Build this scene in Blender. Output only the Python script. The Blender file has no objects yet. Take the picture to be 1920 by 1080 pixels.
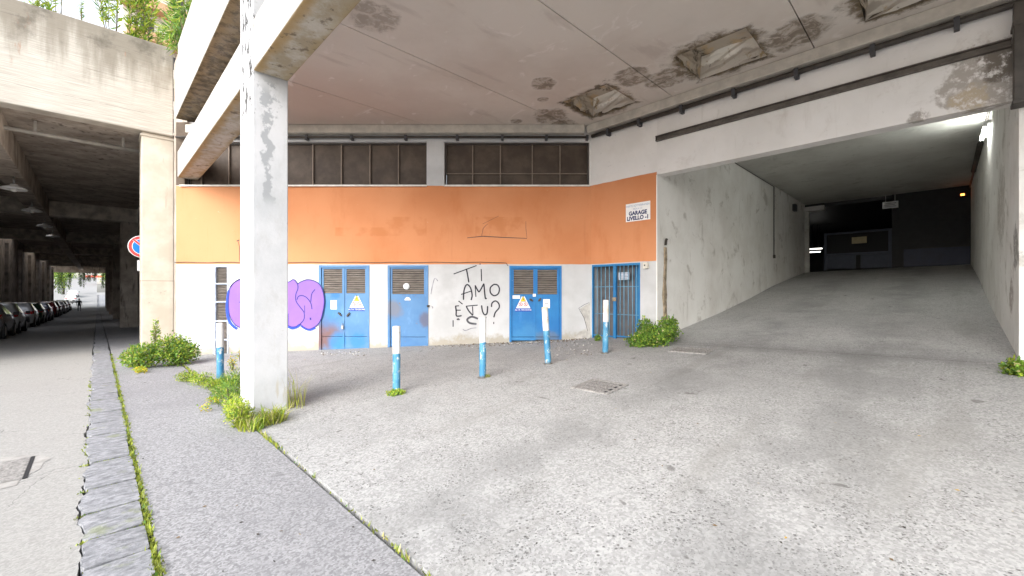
import bpy, bmesh, math, random
from mathutils import Vector, Matrix
R = math.radians
random.seed(7)
# ------------------------------------------------------------------ camera, sky, sun, exposure
SC = bpy.context.scene
COL = SC.collection
EYE = 1.6
cam_d = bpy.data.cameras.new('camera'); cam = bpy.data.objects.new('camera', cam_d); COL.objects.link(cam)
cam.location = (0, 0, EYE); cam.rotation_euler = (R(90), 0, 0)
cam_d.sensor_width = 36.0; cam_d.lens = 793.0 / 1920.0 * 36.0
cam_d.shift_y = 5.5 / 1920.0 * 1.0
cam_d.clip_start = 0.05; cam_d.clip_end = 3000
SC.camera = cam
SUN_EL = 36.0
world = bpy.data.worlds.new("World"); SC.world = world; world.use_nodes = True
wn = world.node_tree; bg = wn.nodes['Background']
sky = wn.nodes.new('ShaderNodeTexSky'); sky.sky_type = 'NISHITA'; sky.sun_disc = False
sky.air_density = 1.0; sky.dust_density = 2.5; sky.ozone_density = 1.0; sky.altitude = 0
hs = wn.nodes.new('ShaderNodeHueSaturation'); hs.inputs['Saturation'].default_value = 0.35      # thin overcast: a white sky
wn.links.new(sky.outputs[0], hs.inputs['Color']); wn.links.new(hs.outputs[0], bg.inputs[0]); bg.inputs[1].default_value = 0.15
sdir = Vector((-0.40, -0.72, 0)).normalized()          # horizontal direction the light comes from: over the street, behind the camera
sdir = Vector((sdir.x * math.cos(R(SUN_EL)), sdir.y * math.cos(R(SUN_EL)), math.sin(R(SUN_EL))))
sun_d = bpy.data.lights.new('sun', 'SUN'); sun_d.energy = 0.5; sun_d.angle = R(60); sun_d.color = (1, .975, .94)
sun = bpy.data.objects.new('sun', sun_d); COL.objects.link(sun)
sun.rotation_euler = sdir.to_track_quat('Z', 'Y').to_euler(); sun.location = (-10, -10, 30)
sky.sun_elevation = R(SUN_EL); sky.sun_rotation = math.atan2(sdir.x, sdir.y)
vs = SC.view_settings; vs.view_transform = 'Standard'; vs.look = 'None'; vs.exposure = 1.92; vs.gamma = 1.0; vs.use_curve_mapping = False
SC.render.engine = 'CYCLES'
SC.cycles.max_bounces = 10; SC.cycles.diffuse_bounces = 8; SC.cycles.glossy_bounces = 3; SC.cycles.transparent_max_bounces = 8
SC.cycles.use_denoising = True; SC.cycles.caustics_reflective = False; SC.cycles.caustics_refractive = False
SC.cycles.sample_clamp_indirect = 6.0

# ------------------------------------------------------------------ frames
D2 = Vector((0.7141, 0.7000, 0)); DW = Vector((0.7000, -0.7141, 0)); UP = Vector((0, 0, 1))
def P(t, w, z=0.0): return Vector((D2.x * t + DW.x * w, D2.y * t + DW.y * w, z))
class Frame:
    def __init__(s, o, u, n): s.o = Vector(o); s.u = Vector(u); s.n = Vector(n)
    def p(s, u, z, d=0.0): return s.o + s.u * u + s.n * d + UP * z
CORNER = Vector((1.94, 10.4, 0))
REAR = Frame((0, 10.4, 0), (1, 0, 0), (0, -1, 0))
GATE = Frame(CORNER, DW, -D2)
TC = CORNER.dot(D2); WC = CORNER.dot(DW)              # 8.665, -6.07
W_L, W_R = WC + 1.722, WC + 6.765                      # ramp mouth
RAMPL = Frame(P(TC, W_L), D2, DW)                      # left wall of the ramp, u runs inwards
RAMPR = Frame(P(TC, W_R), D2, -DW)
def X10(px): return (px - 960) * 10.4 / 793.0
def Z10(py): return EYE - (py - 545.5) * 10.4 / 793.0
def lerp_tab(x, tab):
    if x <= tab[0][0]: return tab[0][1]
    for (a, va), (b, vb) in zip(tab, tab[1:]):
        if x <= b: return va + (vb - va) * (x - a) / (b - a)
    return tab[-1][1]
def sm_tab(x, tab, h=1.2):
    return sum(lerp_tab(x + h * (k / 4 - 1), tab) for k in range(9)) / 9
T0 = 1.34
GT = [(-9, .40), (-6.07, .41), (-4.35, .56), (.7, .69), (4, .72)]
RP = [(-.5, 0), (0, .0), (1.14, .138), (3.55, .42), (6.28, .81), (8.96, 1.24), (13.9, 1.87), (14.5, 1.88)]
ROADP = [(-200, 6.5), (-160, 2.6), (-125, -.8), (-105, -1.3), (-80, -1.15), (-48, -.75), (-32, -.45), (-16, -.03), (-12, 0), (100, 0)]
def zfore(t, w):
    g = sm_tab(w, GT)
    s = t - TC
    if s <= 0: return max(0.0, (t - T0) / (TC - T0)) * g
    return g + lerp_tab(s, RP)
def zroad(w): return sm_tab(w, ROADP, 5.0) if w < -9 else 0.0
def zground(t, w):
    return zfore(t, w) if (t > T0 and w > -13.3) else zroad(w)
def gp(px, py):
    """point of the ground seen at a pixel of the photograph"""
    k = (px - 960) / 793.0; v = (py - 545.5) / 793.0
    lo, hi = 0.5, 60.0
    f = lambda y: (EYE - v * y) - zground(*(lambda q: (q.dot(D2), q.dot(DW)))(Vector((k * y, y, 0))))
    n = 600; prev = f(lo); y = lo
    for i in range(1, n):
        yy = lo * (hi / lo) ** (i / n)
        if f(yy) < 0: 
            a, b = y, yy
            for _ in range(30):
                m = (a + b) / 2
                if f(m) < 0: b = m
                else: a = m
            return Vector((k * a, a, EYE - v * a))
        y = yy
    return Vector((k * 20, 20, 0))
def on_frame(fr, px, py, d=0.0):
    """(u, z) on a vertical plane seen at a pixel of the photograph"""
    k = (px - 960) / 793.0
    o = fr.o + fr.n * d
    u = (k * o.y - o.x) / (fr.u.x - k * fr.u.y)
    y = o.y + fr.u.y * u
    return u, EYE - (py - 545.5) / 793.0 * y

# ------------------------------------------------------------------ mesh helper
class MB:
    def __init__(s): s.v = []; s.f = []; s.m = []; s.sm = []
    def add(s, vs, fs, mi=0, smooth=False):
        b = len(s.v); s.v += [Vector(q) for q in vs]
        for f in fs: s.f.append([b + i for i in f]); s.m.append(mi); s.sm.append(smooth)
    def quad(s, a, b, c, d, mi=0): s.add([a, b, c, d], [(0, 1, 2, 3)], mi)
    def hexa(s, p, mi=0):  # p: 4 bottom, 4 top
        s.add(p, [(3, 2, 1, 0), (4, 5, 6, 7), (0, 1, 5, 4), (1, 2, 6, 5), (2, 3, 7, 6), (3, 0, 4, 7)], mi)
    def fbox(s, fr, u0, u1, z0, z1, d0, d1, mi=0):
        s.hexa([fr.p(u0, z0, d0), fr.p(u1, z0, d0), fr.p(u1, z0, d1), fr.p(u0, z0, d1), fr.p(u0, z1, d0), fr.p(u1, z1, d0), fr.p(u1, z1, d1), fr.p(u0, z1, d1)], mi)
    def tw(s, t0, t1, w0, w1, z0, z1, mi=0):
        s.hexa([P(t0, w0, z0), P(t1, w0, z0), P(t1, w1, z0), P(t0, w1, z0), P(t0, w0, z1), P(t1, w0, z1), P(t1, w1, z1), P(t0, w1, z1)], mi)
    def box(s, x0, x1, y0, y1, z0, z1, mi=0):
        s.hexa([(x0, y0, z0), (x1, y0, z0), (x1, y1, z0), (x0, y1, z0), (x0, y0, z1), (x1, y0, z1), (x1, y1, z1), (x0, y1, z1)], mi)
    def prism(s, pts, fr, d0, d1, mi=0):
        """2D polygon (u, z) on a frame, with thickness d0..d1"""
        n = len(pts)
        vs = [fr.p(u, z, d1) for u, z in pts] + [fr.p(u, z, d0) for u, z in pts]
        s.add(vs, [tuple(range(n)), tuple(reversed(range(n, 2 * n)))] + [(i, i + n, (i + 1) % n + n, (i + 1) % n) for i in range(n)], mi)
    def tube(s, pts, r, n=10, mi=0, caps=True, smooth=True):
        pts = [Vector(q) for q in pts]; rs = r if isinstance(r, (list, tuple)) else [r] * len(pts)
        b = len(s.v); prev = None
        for i, q in enumerate(pts):
            d = (pts[min(i + 1, len(pts) - 1)] - pts[max(i - 1, 0)]).normalized()
            a = prev if prev is not None else (UP if abs(d.z) < .9 else Vector((1, 0, 0)))
            x = (a - d * a.dot(d)).normalized(); y = d.cross(x); prev = x
            for k in range(n):
                an = 2 * math.pi * k / n
                s.v.append(q + (x * math.cos(an) + y * math.sin(an)) * rs[i])
        for i in range(len(pts) - 1):
            for k in range(n):
                s.f.append([b + i * n + k, b + i * n + (k + 1) % n, b + (i + 1) * n + (k + 1) % n, b + (i + 1) * n + k]); s.m.append(mi); s.sm.append(smooth)
        if caps:
            s.f.append([b + k for k in reversed(range(n))]); s.m.append(mi); s.sm.append(False)
            e = b + (len(pts) - 1) * n
            s.f.append([e + k for k in range(n)]); s.m.append(mi); s.sm.append(False)
    def ribbon(s, pts, width, fr, d, mi=0, curved=True):
        """painted or chalked stroke lying on a wall"""
        if curved and len(pts) > 2: pts = catmull(pts, 6)
        n = len(pts); L = []; Rr = []
        for i, (u, z) in enumerate(pts):
            a = pts[max(i - 1, 0)]; b = pts[min(i + 1, n - 1)]
            du, dz = b[0] - a[0], b[1] - a[1]; l = math.hypot(du, dz) or 1
            wv = width * (0.7 if i in (0, n - 1) else 1) / 2
            L.append(fr.p(u - dz / l * wv, z + du / l * wv, d)); Rr.append(fr.p(u + dz / l * wv, z - du / l * wv, d))
        s.add(L + Rr, [(i, i + n, i + n + 1, i + 1) for i in range(n - 1)], mi)
    def lathe(s, prof, c, n=16, mi=0, axis=None, smooth=True):
        """(r, h) profile turned about the vertical through c (or about axis)"""
        ax = (axis or UP).normalized(); x = ax.orthogonal().normalized(); y = ax.cross(x); c = Vector(c); b = len(s.v)
        for r, h in prof:
            for k in range(n):
                an = 2 * math.pi * k / n; s.v.append(c + ax * h + (x * math.cos(an) + y * math.sin(an)) * max(r, 1e-4))
        for i in range(len(prof) - 1):
            for k in range(n):
                s.f.append([b + i * n + k, b + i * n + (k + 1) % n, b + (i + 1) * n + (k + 1) % n, b + (i + 1) * n + k]); s.m.append(mi); s.sm.append(smooth)
    def build(s, name, mats, parent=None, loc=None, bevel=0.0):
        org = Vector(loc) if loc is not None else (Vector(parent.get('base', (0, 0, 0))) if parent else Vector((0, 0, 0)))
        me = bpy.data.meshes.new(name)
        me.from_pydata([tuple(q - org) for q in s.v], [], s.f)
        for m in (mats if isinstance(mats, (list, tuple)) else [mats]): me.materials.append(m)
        me.polygons.foreach_set('material_index', s.m); me.polygons.foreach_set('use_smooth', s.sm); me.update()
        o = bpy.data.objects.new(name, me); COL.objects.link(o)
        if parent: o.parent = parent; o['base'] = tuple(org)
        else: o.location = org; o['base'] = tuple(org)
        if bevel:
            b = o.modifiers.new('bevel', 'BEVEL'); b.width = bevel; b.segments = 2; b.limit_method = 'ANGLE'
        return o
def catmull(pts, k):
    out = []; n = len(pts)
    for i in range(n - 1):
        p0, p1, p2, p3 = pts[max(i - 1, 0)], pts[i], pts[i + 1], pts[min(i + 2, n - 1)]
        for j in range(k):
            t = j / k
            out.append(tuple(0.5 * (2 * p1[a] + (p2[a] - p0[a]) * t + (2 * p0[a] - 5 * p1[a] + 4 * p2[a] - p3[a]) * t * t + (3 * p1[a] - p0[a] - 3 * p2[a] + p3[a]) * t ** 3) for a in (0, 1)))
    out.append(pts[-1]); return out
def empty(name, loc):
    o = bpy.data.objects.new(name, None); COL.objects.link(o); o.location = loc; o['base'] = tuple(loc); o.empty_display_size = .2
    return o
def tag(o, label, cat, group=None):
    o['label'] = label; o['category'] = cat
    if group: o['group'] = group
    return o
def struct(o): o['kind'] = 'structure'; return o
def wall(mb, fr, u0, u1, z0, z1, thick, holes=(), mi=0, mr=None):
    """solid wall with rectangular holes; front face at d = 0"""
    mr = mi if mr is None else mr
    us = sorted({u0, u1, *[h[0] for h in holes], *[h[1] for h in holes]}); zs = sorted({z0, z1, *[h[2] for h in holes], *[h[3] for h in holes]})
    for a, b in zip(us, us[1:]):
        for c, d in zip(zs, zs[1:]):
            mu, mz = (a + b) / 2, (c + d) / 2
            if any(h[0] < mu < h[1] and h[2] < mz < h[3] for h in holes): continue
            mb.quad(fr.p(a, c), fr.p(b, c), fr.p(b, d), fr.p(a, d), mi)
            mb.quad(fr.p(b, c, -thick), fr.p(a, c, -thick), fr.p(a, d, -thick), fr.p(b, d, -thick), mi)
    for (a, b, c, d) in list(holes):
        mb.quad(fr.p(a, c), fr.p(a, d), fr.p(a, d, -thick), fr.p(a, c, -thick), mr); mb.quad(fr.p(b, d), fr.p(b, c), fr.p(b, c, -thick), fr.p(b, d, -thick), mr)
        mb.quad(fr.p(a, d), fr.p(b, d), fr.p(b, d, -thick), fr.p(a, d, -thick), mr); mb.quad(fr.p(b, c), fr.p(a, c), fr.p(a, c, -thick), fr.p(b, c, -thick), mr)
    mb.quad(fr.p(u0, z1), fr.p(u1, z1), fr.p(u1, z1, -thick), fr.p(u0, z1, -thick), mi); mb.quad(fr.p(u1, z0), fr.p(u0, z0), fr.p(u0, z0, -thick), fr.p(u1, z0, -thick), mi)
    mb.quad(fr.p(u0, z0), fr.p(u0, z1), fr.p(u0, z1, -thick), fr.p(u0, z0, -thick), mi); mb.quad(fr.p(u1, z1), fr.p(u1, z0), fr.p(u1, z0, -thick), fr.p(u1, z1, -thick), mi)
def text(mb, body, size, fr, u, z, d, mi=0, align='CENTER', xs=1.0, bold=0.0):
    cu = bpy.data.curves.new('lettering', 'FONT'); cu.body = body; cu.size = size; cu.align_x = align; cu.offset = bold; cu.resolution_u = 3
    ob = bpy.data.objects.new('lettering', cu); COL.objects.link(ob)
    dg = bpy.context.evaluated_depsgraph_get(); me = bpy.data.meshes.new_from_object(ob.evaluated_get(dg))
    mb.add([fr.p(u + q.co.x * xs, z + q.co.y, d) for q in me.vertices], [tuple(p.vertices) for p in me.polygons], mi)
    bpy.data.objects.remove(ob); bpy.data.curves.remove(cu); bpy.data.meshes.remove(me)

# ------------------------------------------------------------------ materials
class G:
    """terse node graph builder over one principled material"""
    def __init__(s, name, rough=.85, spec=.3):
        s.mat = bpy.data.materials.new(name); s.mat.use_nodes = True; s.nt = s.mat.node_tree; s.b = s.nt.nodes['Principled BSDF']
        s.b.inputs['Roughness'].default_value = rough; s.b.inputs['Specular IOR Level'].default_value = spec
        s.geo = s.nt.nodes.new('ShaderNodeNewGeometry'); s.pos = s.geo.outputs['Position']
    def L(s, a, b): s.nt.links.new(a, b)
    def put(s, sock, v):
        if hasattr(v, 'is_linked'): s.L(v, sock)
        elif isinstance(v, (tuple, list)) and len(v) == 3 and sock.type == 'RGBA': sock.default_value = (*v, 1)
        else: sock.default_value = v
    def m(s, op, a, b=0.0, c=0.0, clamp=False):
        n = s.nt.nodes.new('ShaderNodeMath'); n.operation = op; n.use_clamp = clamp
        for i, v in enumerate((a, b, c)): s.put(n.inputs[i], v)
        return n.outputs[0]
    def dot(s, v):
        n = s.nt.nodes.new('ShaderNodeVectorMath'); n.operation = 'DOT_PRODUCT'; s.L(s.pos, n.inputs[0]); n.inputs[1].default_value = v; return n.outputs['Value']
    def scaled(s, v):
        n = s.nt.nodes.new('ShaderNodeVectorMath'); n.operation = 'MULTIPLY'; s.L(s.pos, n.inputs[0]); n.inputs[1].default_value = v; return n.outputs[0]
    def frame(s, st, sw, sz):
        n = s.nt.nodes.new('ShaderNodeCombineXYZ'); s.L(s.m('MULTIPLY', s.T, st), n.inputs[0]); s.L(s.m('MULTIPLY', s.W, sw), n.inputs[1]); s.L(s.m('MULTIPLY', s.Z, sz), n.inputs[2]); return n.outputs[0]
    @property
    def T(s): return s.dot(D2)
    @property
    def W(s): return s.dot(DW)
    @property
    def Z(s): return s.dot((0, 0, 1))
    @property
    def X(s): return s.dot((1, 0, 0))
    def noise(s, scale, detail=4, rough=.55, vec=None, dist=0.0):
        n = s.nt.nodes.new('ShaderNodeTexNoise'); n.inputs['Scale'].default_value = scale; n.inputs['Detail'].default_value = detail; n.inputs['Roughness'].default_value = rough; n.inputs['Distortion'].default_value = dist
        s.L(vec if vec is not None else s.pos, n.inputs['Vector']); return n.outputs['Fac']
    def voro(s, scale, vec=None, out='Distance', feature='F1', rnd=1.0):
        n = s.nt.nodes.new('ShaderNodeTexVoronoi'); n.feature = feature; n.inputs['Scale'].default_value = scale; n.inputs['Randomness'].default_value = rnd
        s.L(vec if vec is not None else s.pos, n.inputs['Vector']); return n.outputs[out]
    def ss(s, v, a, b):
        n = s.nt.nodes.new('ShaderNodeMapRange'); n.interpolation_type = 'SMOOTHSTEP'; s.put(n.inputs['Value'], v); n.inputs['From Min'].default_value = min(a, b); n.inputs['From Max'].default_value = max(a, b)
        if a > b: n.inputs['To Min'].default_value = 1; n.inputs['To Max'].default_value = 0
        return n.outputs[0]
    def warp(s, amt, sc=2.2):
        n = s.nt.nodes.new('ShaderNodeTexNoise'); n.inputs['Scale'].default_value = sc; n.inputs['Detail'].default_value = 4; s.L(s.pos, n.inputs['Vector'])
        a = s.nt.nodes.new('ShaderNodeVectorMath'); a.operation = 'MULTIPLY_ADD'; s.L(n.outputs['Color'], a.inputs[0]); a.inputs[1].default_value = (amt,) * 3; s.L(s.pos, a.inputs[2]); return a.outputs[0]
    def mul(s, *a):
        r = a[0]
        for q in a[1:]: r = s.m('MULTIPLY', r, q)
        return r
    def inv(s, a): return s.m('SUBTRACT', 1.0, a)
    def mx(s, a, b): return s.m('MAXIMUM', a, b)
    def mix(s, f, a, b):
        n = s.nt.nodes.new('ShaderNodeMix'); n.data_type = 'RGBA'; s.put(n.inputs[0], f); s.put(n.inputs[6], a); s.put(n.inputs[7], b); return n.outputs[2]
    def blob(s, c, r, wob=.5, sc=3.0, edge=.35):
        n = s.nt.nodes.new('ShaderNodeVectorMath'); n.operation = 'DISTANCE'; s.L(s.pos, n.inputs[0]); n.inputs[1].default_value = c
        d = s.m('ADD', s.m('DIVIDE', n.outputs['Value'], r), s.m('MULTIPLY', s.m('SUBTRACT', s.noise(sc, 5, .65), .5), wob * 2))
        return s.ss(d, 1.0, 1.0 - edge)
    def band(s, v, a, b, e=.01): return s.mul(s.ss(v, a - e, a + e), s.ss(v, b + e, b - e))
    def bump(s, h, dist=.01, strength=.5):
        n = s.nt.nodes.new('ShaderNodeBump'); n.inputs['Strength'].default_value = strength; n.inputs['Distance'].default_value = dist; s.L(h, n.inputs['Height']); s.L(n.outputs[0], s.b.inputs['Normal'])
    def done(s, col, rough=None):
        s.put(s.b.inputs['Base Color'], col)
        if rough is not None: s.put(s.b.inputs['Roughness'], rough)
        return s.mat
def plain(name, c, rough=.6, var=.12, sc=6.0, metal=0.0, spec=.4):
    g = G(name, rough, spec); g.b.inputs['Metallic'].default_value = metal
    f = g.noise(sc, 5, .6)
    return g.done(g.mix(g.ss(f, .3, .7), tuple(x * (1 - var) for x in c), tuple(min(1, x * (1 + var)) for x in c)))
def emit(name, c, st):
    g = G(name); g.b.inputs['Emission Color'].default_value = (*c, 1); g.b.inputs['Emission Strength'].default_value = st
    return g.done(c)
def m_sidewalk():
    g = G('sidewalk_asphalt', .9, .25)
    f = g.m('ADD', g.m('MULTIPLY', g.voro(75, out='Color'), .45), g.m('MULTIPLY', g.noise(30, 8, .85), .55)); c = g.mix(g.ss(f, .3, .7), (.185, .185, .193), (.345, .345, .355))
    c = g.mix(g.mul(g.ss(g.noise(1.1, 5, .6), .45, .7), .45), c, (.21, .21, .22))
    c = g.mix(g.mul(g.ss(g.noise(2.3, 6, .7, dist=1.2), .6, .66), .4), c, (.13, .13, .135))
    c = g.mix(g.mul(g.ss(g.voro(70), .16, .06), .55), c, (.5, .5, .5))
    g.bump(f, .006, .6); return g.done(c)
def m_fore(name, base, warm):
    g = G(name, .88, .25)
    n = g.m('ADD', g.m('MULTIPLY', g.voro(62, out='Color'), .40), g.m('MULTIPLY', g.noise(24, 8, .85), .60)); c = g.mix(g.ss(n, .28, .7), tuple(x * .76 for x in base), tuple(min(1, x * 1.2) for x in base))
    pit = g.mx(g.mul(g.ss(g.voro(26), .30, .16), g.ss(g.noise(5, 4, .6), .44, .58)), g.mul(g.ss(g.voro(55), .30, .18), g.ss(g.noise(2.5, 4, .6), .42, .58)))
    c = g.mix(g.mul(pit, .75), c, (.085, .083, .08))
    c = g.mix(g.mul(g.ss(g.noise(.55, 6, .62, dist=.6), .47, .68), .36), c, tuple(x * .66 for x in base))
    tyre = g.noise(.9, 5, .6, vec=g.frame(.35, 2.2, 1)); c = g.mix(g.mul(g.ss(tyre, .55, .72), .4), c, warm)
    ww = g.m('ADD', g.W, g.m('MULTIPLY', g.m('SUBTRACT', g.noise(.8, 4, .6), .5), 1.1))
    trk = g.mx(g.band(ww, -2.9, -2.1, .35), g.band(ww, -1.1, -.3, .35)); c = g.mix(g.mul(trk, g.ss(g.noise(1.3, 5, .65), .35, .6), .5), c, tuple(x * .5 for x in base))
    tt = g.m('ADD', g.T, g.m('MULTIPLY', g.m('SUBTRACT', g.noise(1.4, 5, .65), .5), .7)); c = g.mix(g.mul(g.band(tt, 8.05, 8.5, .16), g.ss(g.W, -4.9, -4.2), .28), c, tuple(x * .42 for x in base))
    spot = g.ss(g.noise(4.5, 3, .5, dist=.4), .7, .74); c = g.mix(g.mul(spot, .6), c, (.1, .095, .09))
    crack = g.ss(g.voro(.33, feature='DISTANCE_TO_EDGE', vec=g.warp(.6)), .003, .001)
    c = g.mix(g.mul(crack, g.ss(g.noise(.7, 2), .56, .6), .45), c, (.12, .12, .12))
    hv = g.nt.nodes.new('ShaderNodeHueSaturation'); g.L(g.m('ADD', 1.0, g.m('MULTIPLY', g.ss(tt, 8.4, 9.9), .34)), hv.inputs['Value']); g.L(c, hv.inputs['Color']); c = hv.outputs[0]     # ramp colour lightened inwards, standing in for brighter light in the tunnel
    g.bump(g.m('SUBTRACT', n, g.mul(pit, 1.2)), .006, .55); return g.done(c)
def m_road():
    g = G('road_surface', .9, .2)
    n = g.m('ADD', g.m('MULTIPLY', g.voro(80, out='Color'), .35), g.m('MULTIPLY', g.noise(30, 8, .84), .65)); c = g.mix(g.ss(n, .28, .7), (.255, .25, .24), (.35, .345, .33))
    c = g.mix(g.mul(g.ss(g.noise(.5, 6, .65, dist=.5), .5, .68), .35), c, (.27, .26, .25))
    c = g.mix(g.mul(g.ss(g.noise(6, 3, .5, dist=.4), .72, .75), .5), c, (.1, .1, .1))
    tr = g.ss(g.W, -15, -20); c = g.mix(g.mul(tr, .25), c, (.22, .22, .23))   # shade below the viaduct painted into the road colour
    crack = g.ss(g.voro(.8, feature='DISTANCE_TO_EDGE', vec=g.warp(.5)), .004, .001)
    c = g.mix(g.mul(crack, g.ss(g.noise(1, 2), .52, .56), .6), c, (.08, .08, .08))
    g.bump(n, .006, .5); return g.done(c)
def m_kerb():
    g = G('lava_stone', .75, .3)
    f = g.noise(11, 6, .68, vec=g.frame(1.0, 1.9, 1)); c = g.mix(g.ss(f, .32, .7), (.16, .165, .178), (.34, .345, .365))
    c = g.mix(g.mul(g.ss(g.noise(40, 3, .7), .5, .7), .5), c, (.12, .12, .13))
    c = g.mix(g.mul(g.ss(g.noise(2.4, 5, .6), .6, .68), .5), c, (.2, .23, .1)); g.bump(f, .02, .8); return g.done(c)
def m_fascia():
    g = G('board_marked_concrete', .9, .2)
    boards = g.noise(6, 4, .6, vec=g.frame(.25, .25, 9)); c = g.mix(g.ss(boards, .3, .7), (.44, .40, .345), (.62, .58, .51))
    streak = g.noise(1.6, 5, .6, vec=g.frame(1.6, 1.6, .22))
    top = g.ss(g.m('ADD', g.Z, g.m('MULTIPLY', g.m('SUBTRACT', streak, .5), 3.6)), 7.2, 8.6)
    c = g.mix(g.mul(top, .85), c, (.24, .21, .165))
    c = g.mix(g.mul(g.ss(g.noise(1.1, 6, .7), .52, .7), g.ss(g.Z, 7.3, 8.4), .8), c, (.14, .125, .1))
    c = g.mix(g.mul(g.ss(g.noise(3.1, 4, .6, vec=g.frame(1, 1, .3)), .66, .74), g.ss(g.Z, 6.8, 7.8), .6), c, (.36, .17, .1))
    pits = g.ss(g.noise(14, 4, .7, vec=g.frame(.5, .5, 3)), .7, .76); c = g.mix(g.mul(pits, .75), c, (.12, .1, .08))
    lines = g.ss(g.m('PINGPONG', g.m('ADD', g.Z, .04), .42), .012, .003); c = g.mix(g.mul(lines, g.ss(g.noise(2.5, 3), .45, .6), .5), c, (.16, .14, .12))
    g.bump(boards, .02, .5); return g.done(c)
def m_under():
    g = G('sooty_concrete', .9, .2)
    n = g.noise(1.3, 6, .65); c = g.mix(g.ss(n, .35, .68), (.34, .285, .24), (.56, .50, .44))
    c = g.mix(g.mul(g.ss(g.noise(2.2, 5, .65, vec=g.frame(.45, 2.2, 1.0)), .57, .7), .6), c, (.62, .56, .50))
    c = g.mix(g.mul(g.ss(g.noise(2.6, 5, .6, vec=g.frame(1.8, 1.8, .3)), .56, .68), .7), c, (.11, .09, .075)); g.bump(n, .02, .4); return g.done(c)
def m_column():
    g = G('beige_painted_concrete', .85, .25)
    n = g.noise(2.2, 5, .6); c = g.mix(g.ss(n, .3, .7), (.55, .49, .40), (.66, .60, .51))
    c = g.mix(g.band(g.Z, 1.885, 1.905, .006), c, (.4, .33, .26))
    mk = g.mul(g.band(g.Z, 1.25, 1.62, .03), g.ss(g.noise(9, 5, .7), .6, .66)); c = g.mix(g.mul(mk, .7), c, (.15, .13, .11))
    c = g.mix(g.mul(g.ss(g.noise(3, 5, .6, vec=g.frame(2, 2, .3)), .62, .72), .5), c, (.42, .34, .26)); g.bump(g.noise(40, 4), .004, .3); return g.done(c)
ORANGE_A, ORANGE_B = (.62, .265, .125), (.56, .22, .095)
def m_wall():
    g = G('white_and_orange_painted_render', .85, .25)
    n = g.noise(1.4, 6, .6); fine = g.noise(14, 5, .65)
    wh = g.mix(g.ss(n, .35, .7), (.55, .55, .555), (.46, .46, .46))
    wh = g.mix(g.mul(g.ss(fine, .62, .72), .3), wh, (.5, .49, .48))
    wh = g.mix(g.mul(g.ss(g.noise(3.2, 4, .6, vec=g.scaled((3, 3, .35))), .62, .72), g.ss(g.Z, 1.7, 1.1), .4), wh, (.42, .41, .40))
    wh = g.mix(g.mul(g.ss(g.Z, 4.17, 4.2), g.ss(g.X, 1.5, 1.9)), wh, g.mix(g.ss(n, .35, .7), (.76, .735, .715), (.68, .655, .63)))
    low = g.ss(g.m('ADD', g.m('SUBTRACT', g.Z, g.m('MULTIPLY', g.m('ADD', g.X, 8.2), .04)), g.m('MULTIPLY', g.m('SUBTRACT', g.noise(4, 5, .7), .5), .8)), .28, .06)
    wh = g.mix(g.mul(g.ss(g.noise(5, 7, .75), .62, .68), .4), wh, (.40, .39, .37)); wh = g.mix(g.mul(low, .8), wh, (.36, .32, .25))
    big = g.noise(.55, 4, .5); og = g.mix(g.ss(big, .38, .66), ORANGE_A, ORANGE_B)
    og = g.mix(g.mul(g.ss(g.noise(1.9, 5, .6, vec=g.scaled((1, 1, .4))), .5, .72), .35), og, (.47, .15, .045))
    og = g.mix(g.mul(g.ss(g.X, -5.2, -7.3), .55), og, (.55, .285, .15))  # left end paler: the strong daylight there is put into the colour
    pt = g.mx(g.mul(g.band(g.X, -4.35, -2.1, .03), g.band(g.Z, 2.95, 3.16, .02)), g.mx(g.mul(g.band(g.X, -3.1, -2.1, .02), g.band(g.Z, 3.0, 3.42, .02)), g.mul(g.band(g.X, -.9, .33, .02), g.band(g.Z, 2.93, 3.42, .015))))
    og = g.mix(g.mul(pt, g.ss(g.noise(2.2, 3), .42, .6), .55), og, (.50, .18, .065))
    og = g.mix(g.mul(g.ss(fine, .6, .75), .22), og, (.42, .16, .06))
    og = g.mix(g.mul(g.ss(g.noise(2.2, 5, .65, vec=g.scaled((3.5, 3.5, .25))), .58, .72), .3), og, (.50, .20, .09))
    og = g.mix(g.mul(g.ss(g.noise(6, 7, .78), .68, .71), .6), og, (.66, .52, .40))
    z = g.m('ADD', g.Z, g.m('MULTIPLY', g.m('SUBTRACT', g.noise(2.5, 4), .5), .03))
    in_o = g.mul(g.ss(z, 2.252, 2.258), g.ss(z, 4.19, 4.184), g.ss(g.W, W_L - .006, W_L - .012))
    corner = g.mul(g.ss(g.m('ADD', g.X, g.m('MULTIPLY', g.noise(3, 4), .1)), -7.78, -7.9), g.ss(g.Z, 4.19, 4.2)); wh = g.mix(corner, wh, g.mix(g.noise(5, 5, .65), (.16, .12, .09), (.05, .04, .03)))  # mossy concrete plus the brown shade between the beams, painted in
    c = g.mix(in_o, wh, og); g.bump(g.noise(30, 4), .004, .3); return g.done(c)
def m_white(name, a, b, dirt, amt=.6, spots=()):
    g = G(name, .85, .25)
    n = g.noise(.8, 6, .62); c = g.mix(g.ss(n, .35, .7), a, b)
    c = g.mix(g.mul(g.ss(g.noise(2.0, 6, .68, dist=.5), .55, .7), amt), c, dirt)
    c = g.mix(g.mul(g.ss(g.noise(2.6, 5, .6, vec=g.frame(2, 2, .28)), .6, .72), amt * .7), c, dirt)
    c = g.mix(g.mul(g.ss(g.noise(16, 4, .7), .66, .72), amt * .6), c, tuple(x * .5 for x in dirt))
    for ctr, r, colr, f in spots: c = g.mix(g.mul(g.blob(ctr, r, .9, 5.0), g.ss(g.noise(9, 7, .75), .36, .52), f), c, colr)
    g.bump(g.noise(25, 5, .65), .006, .4); return g.done(c)
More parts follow.
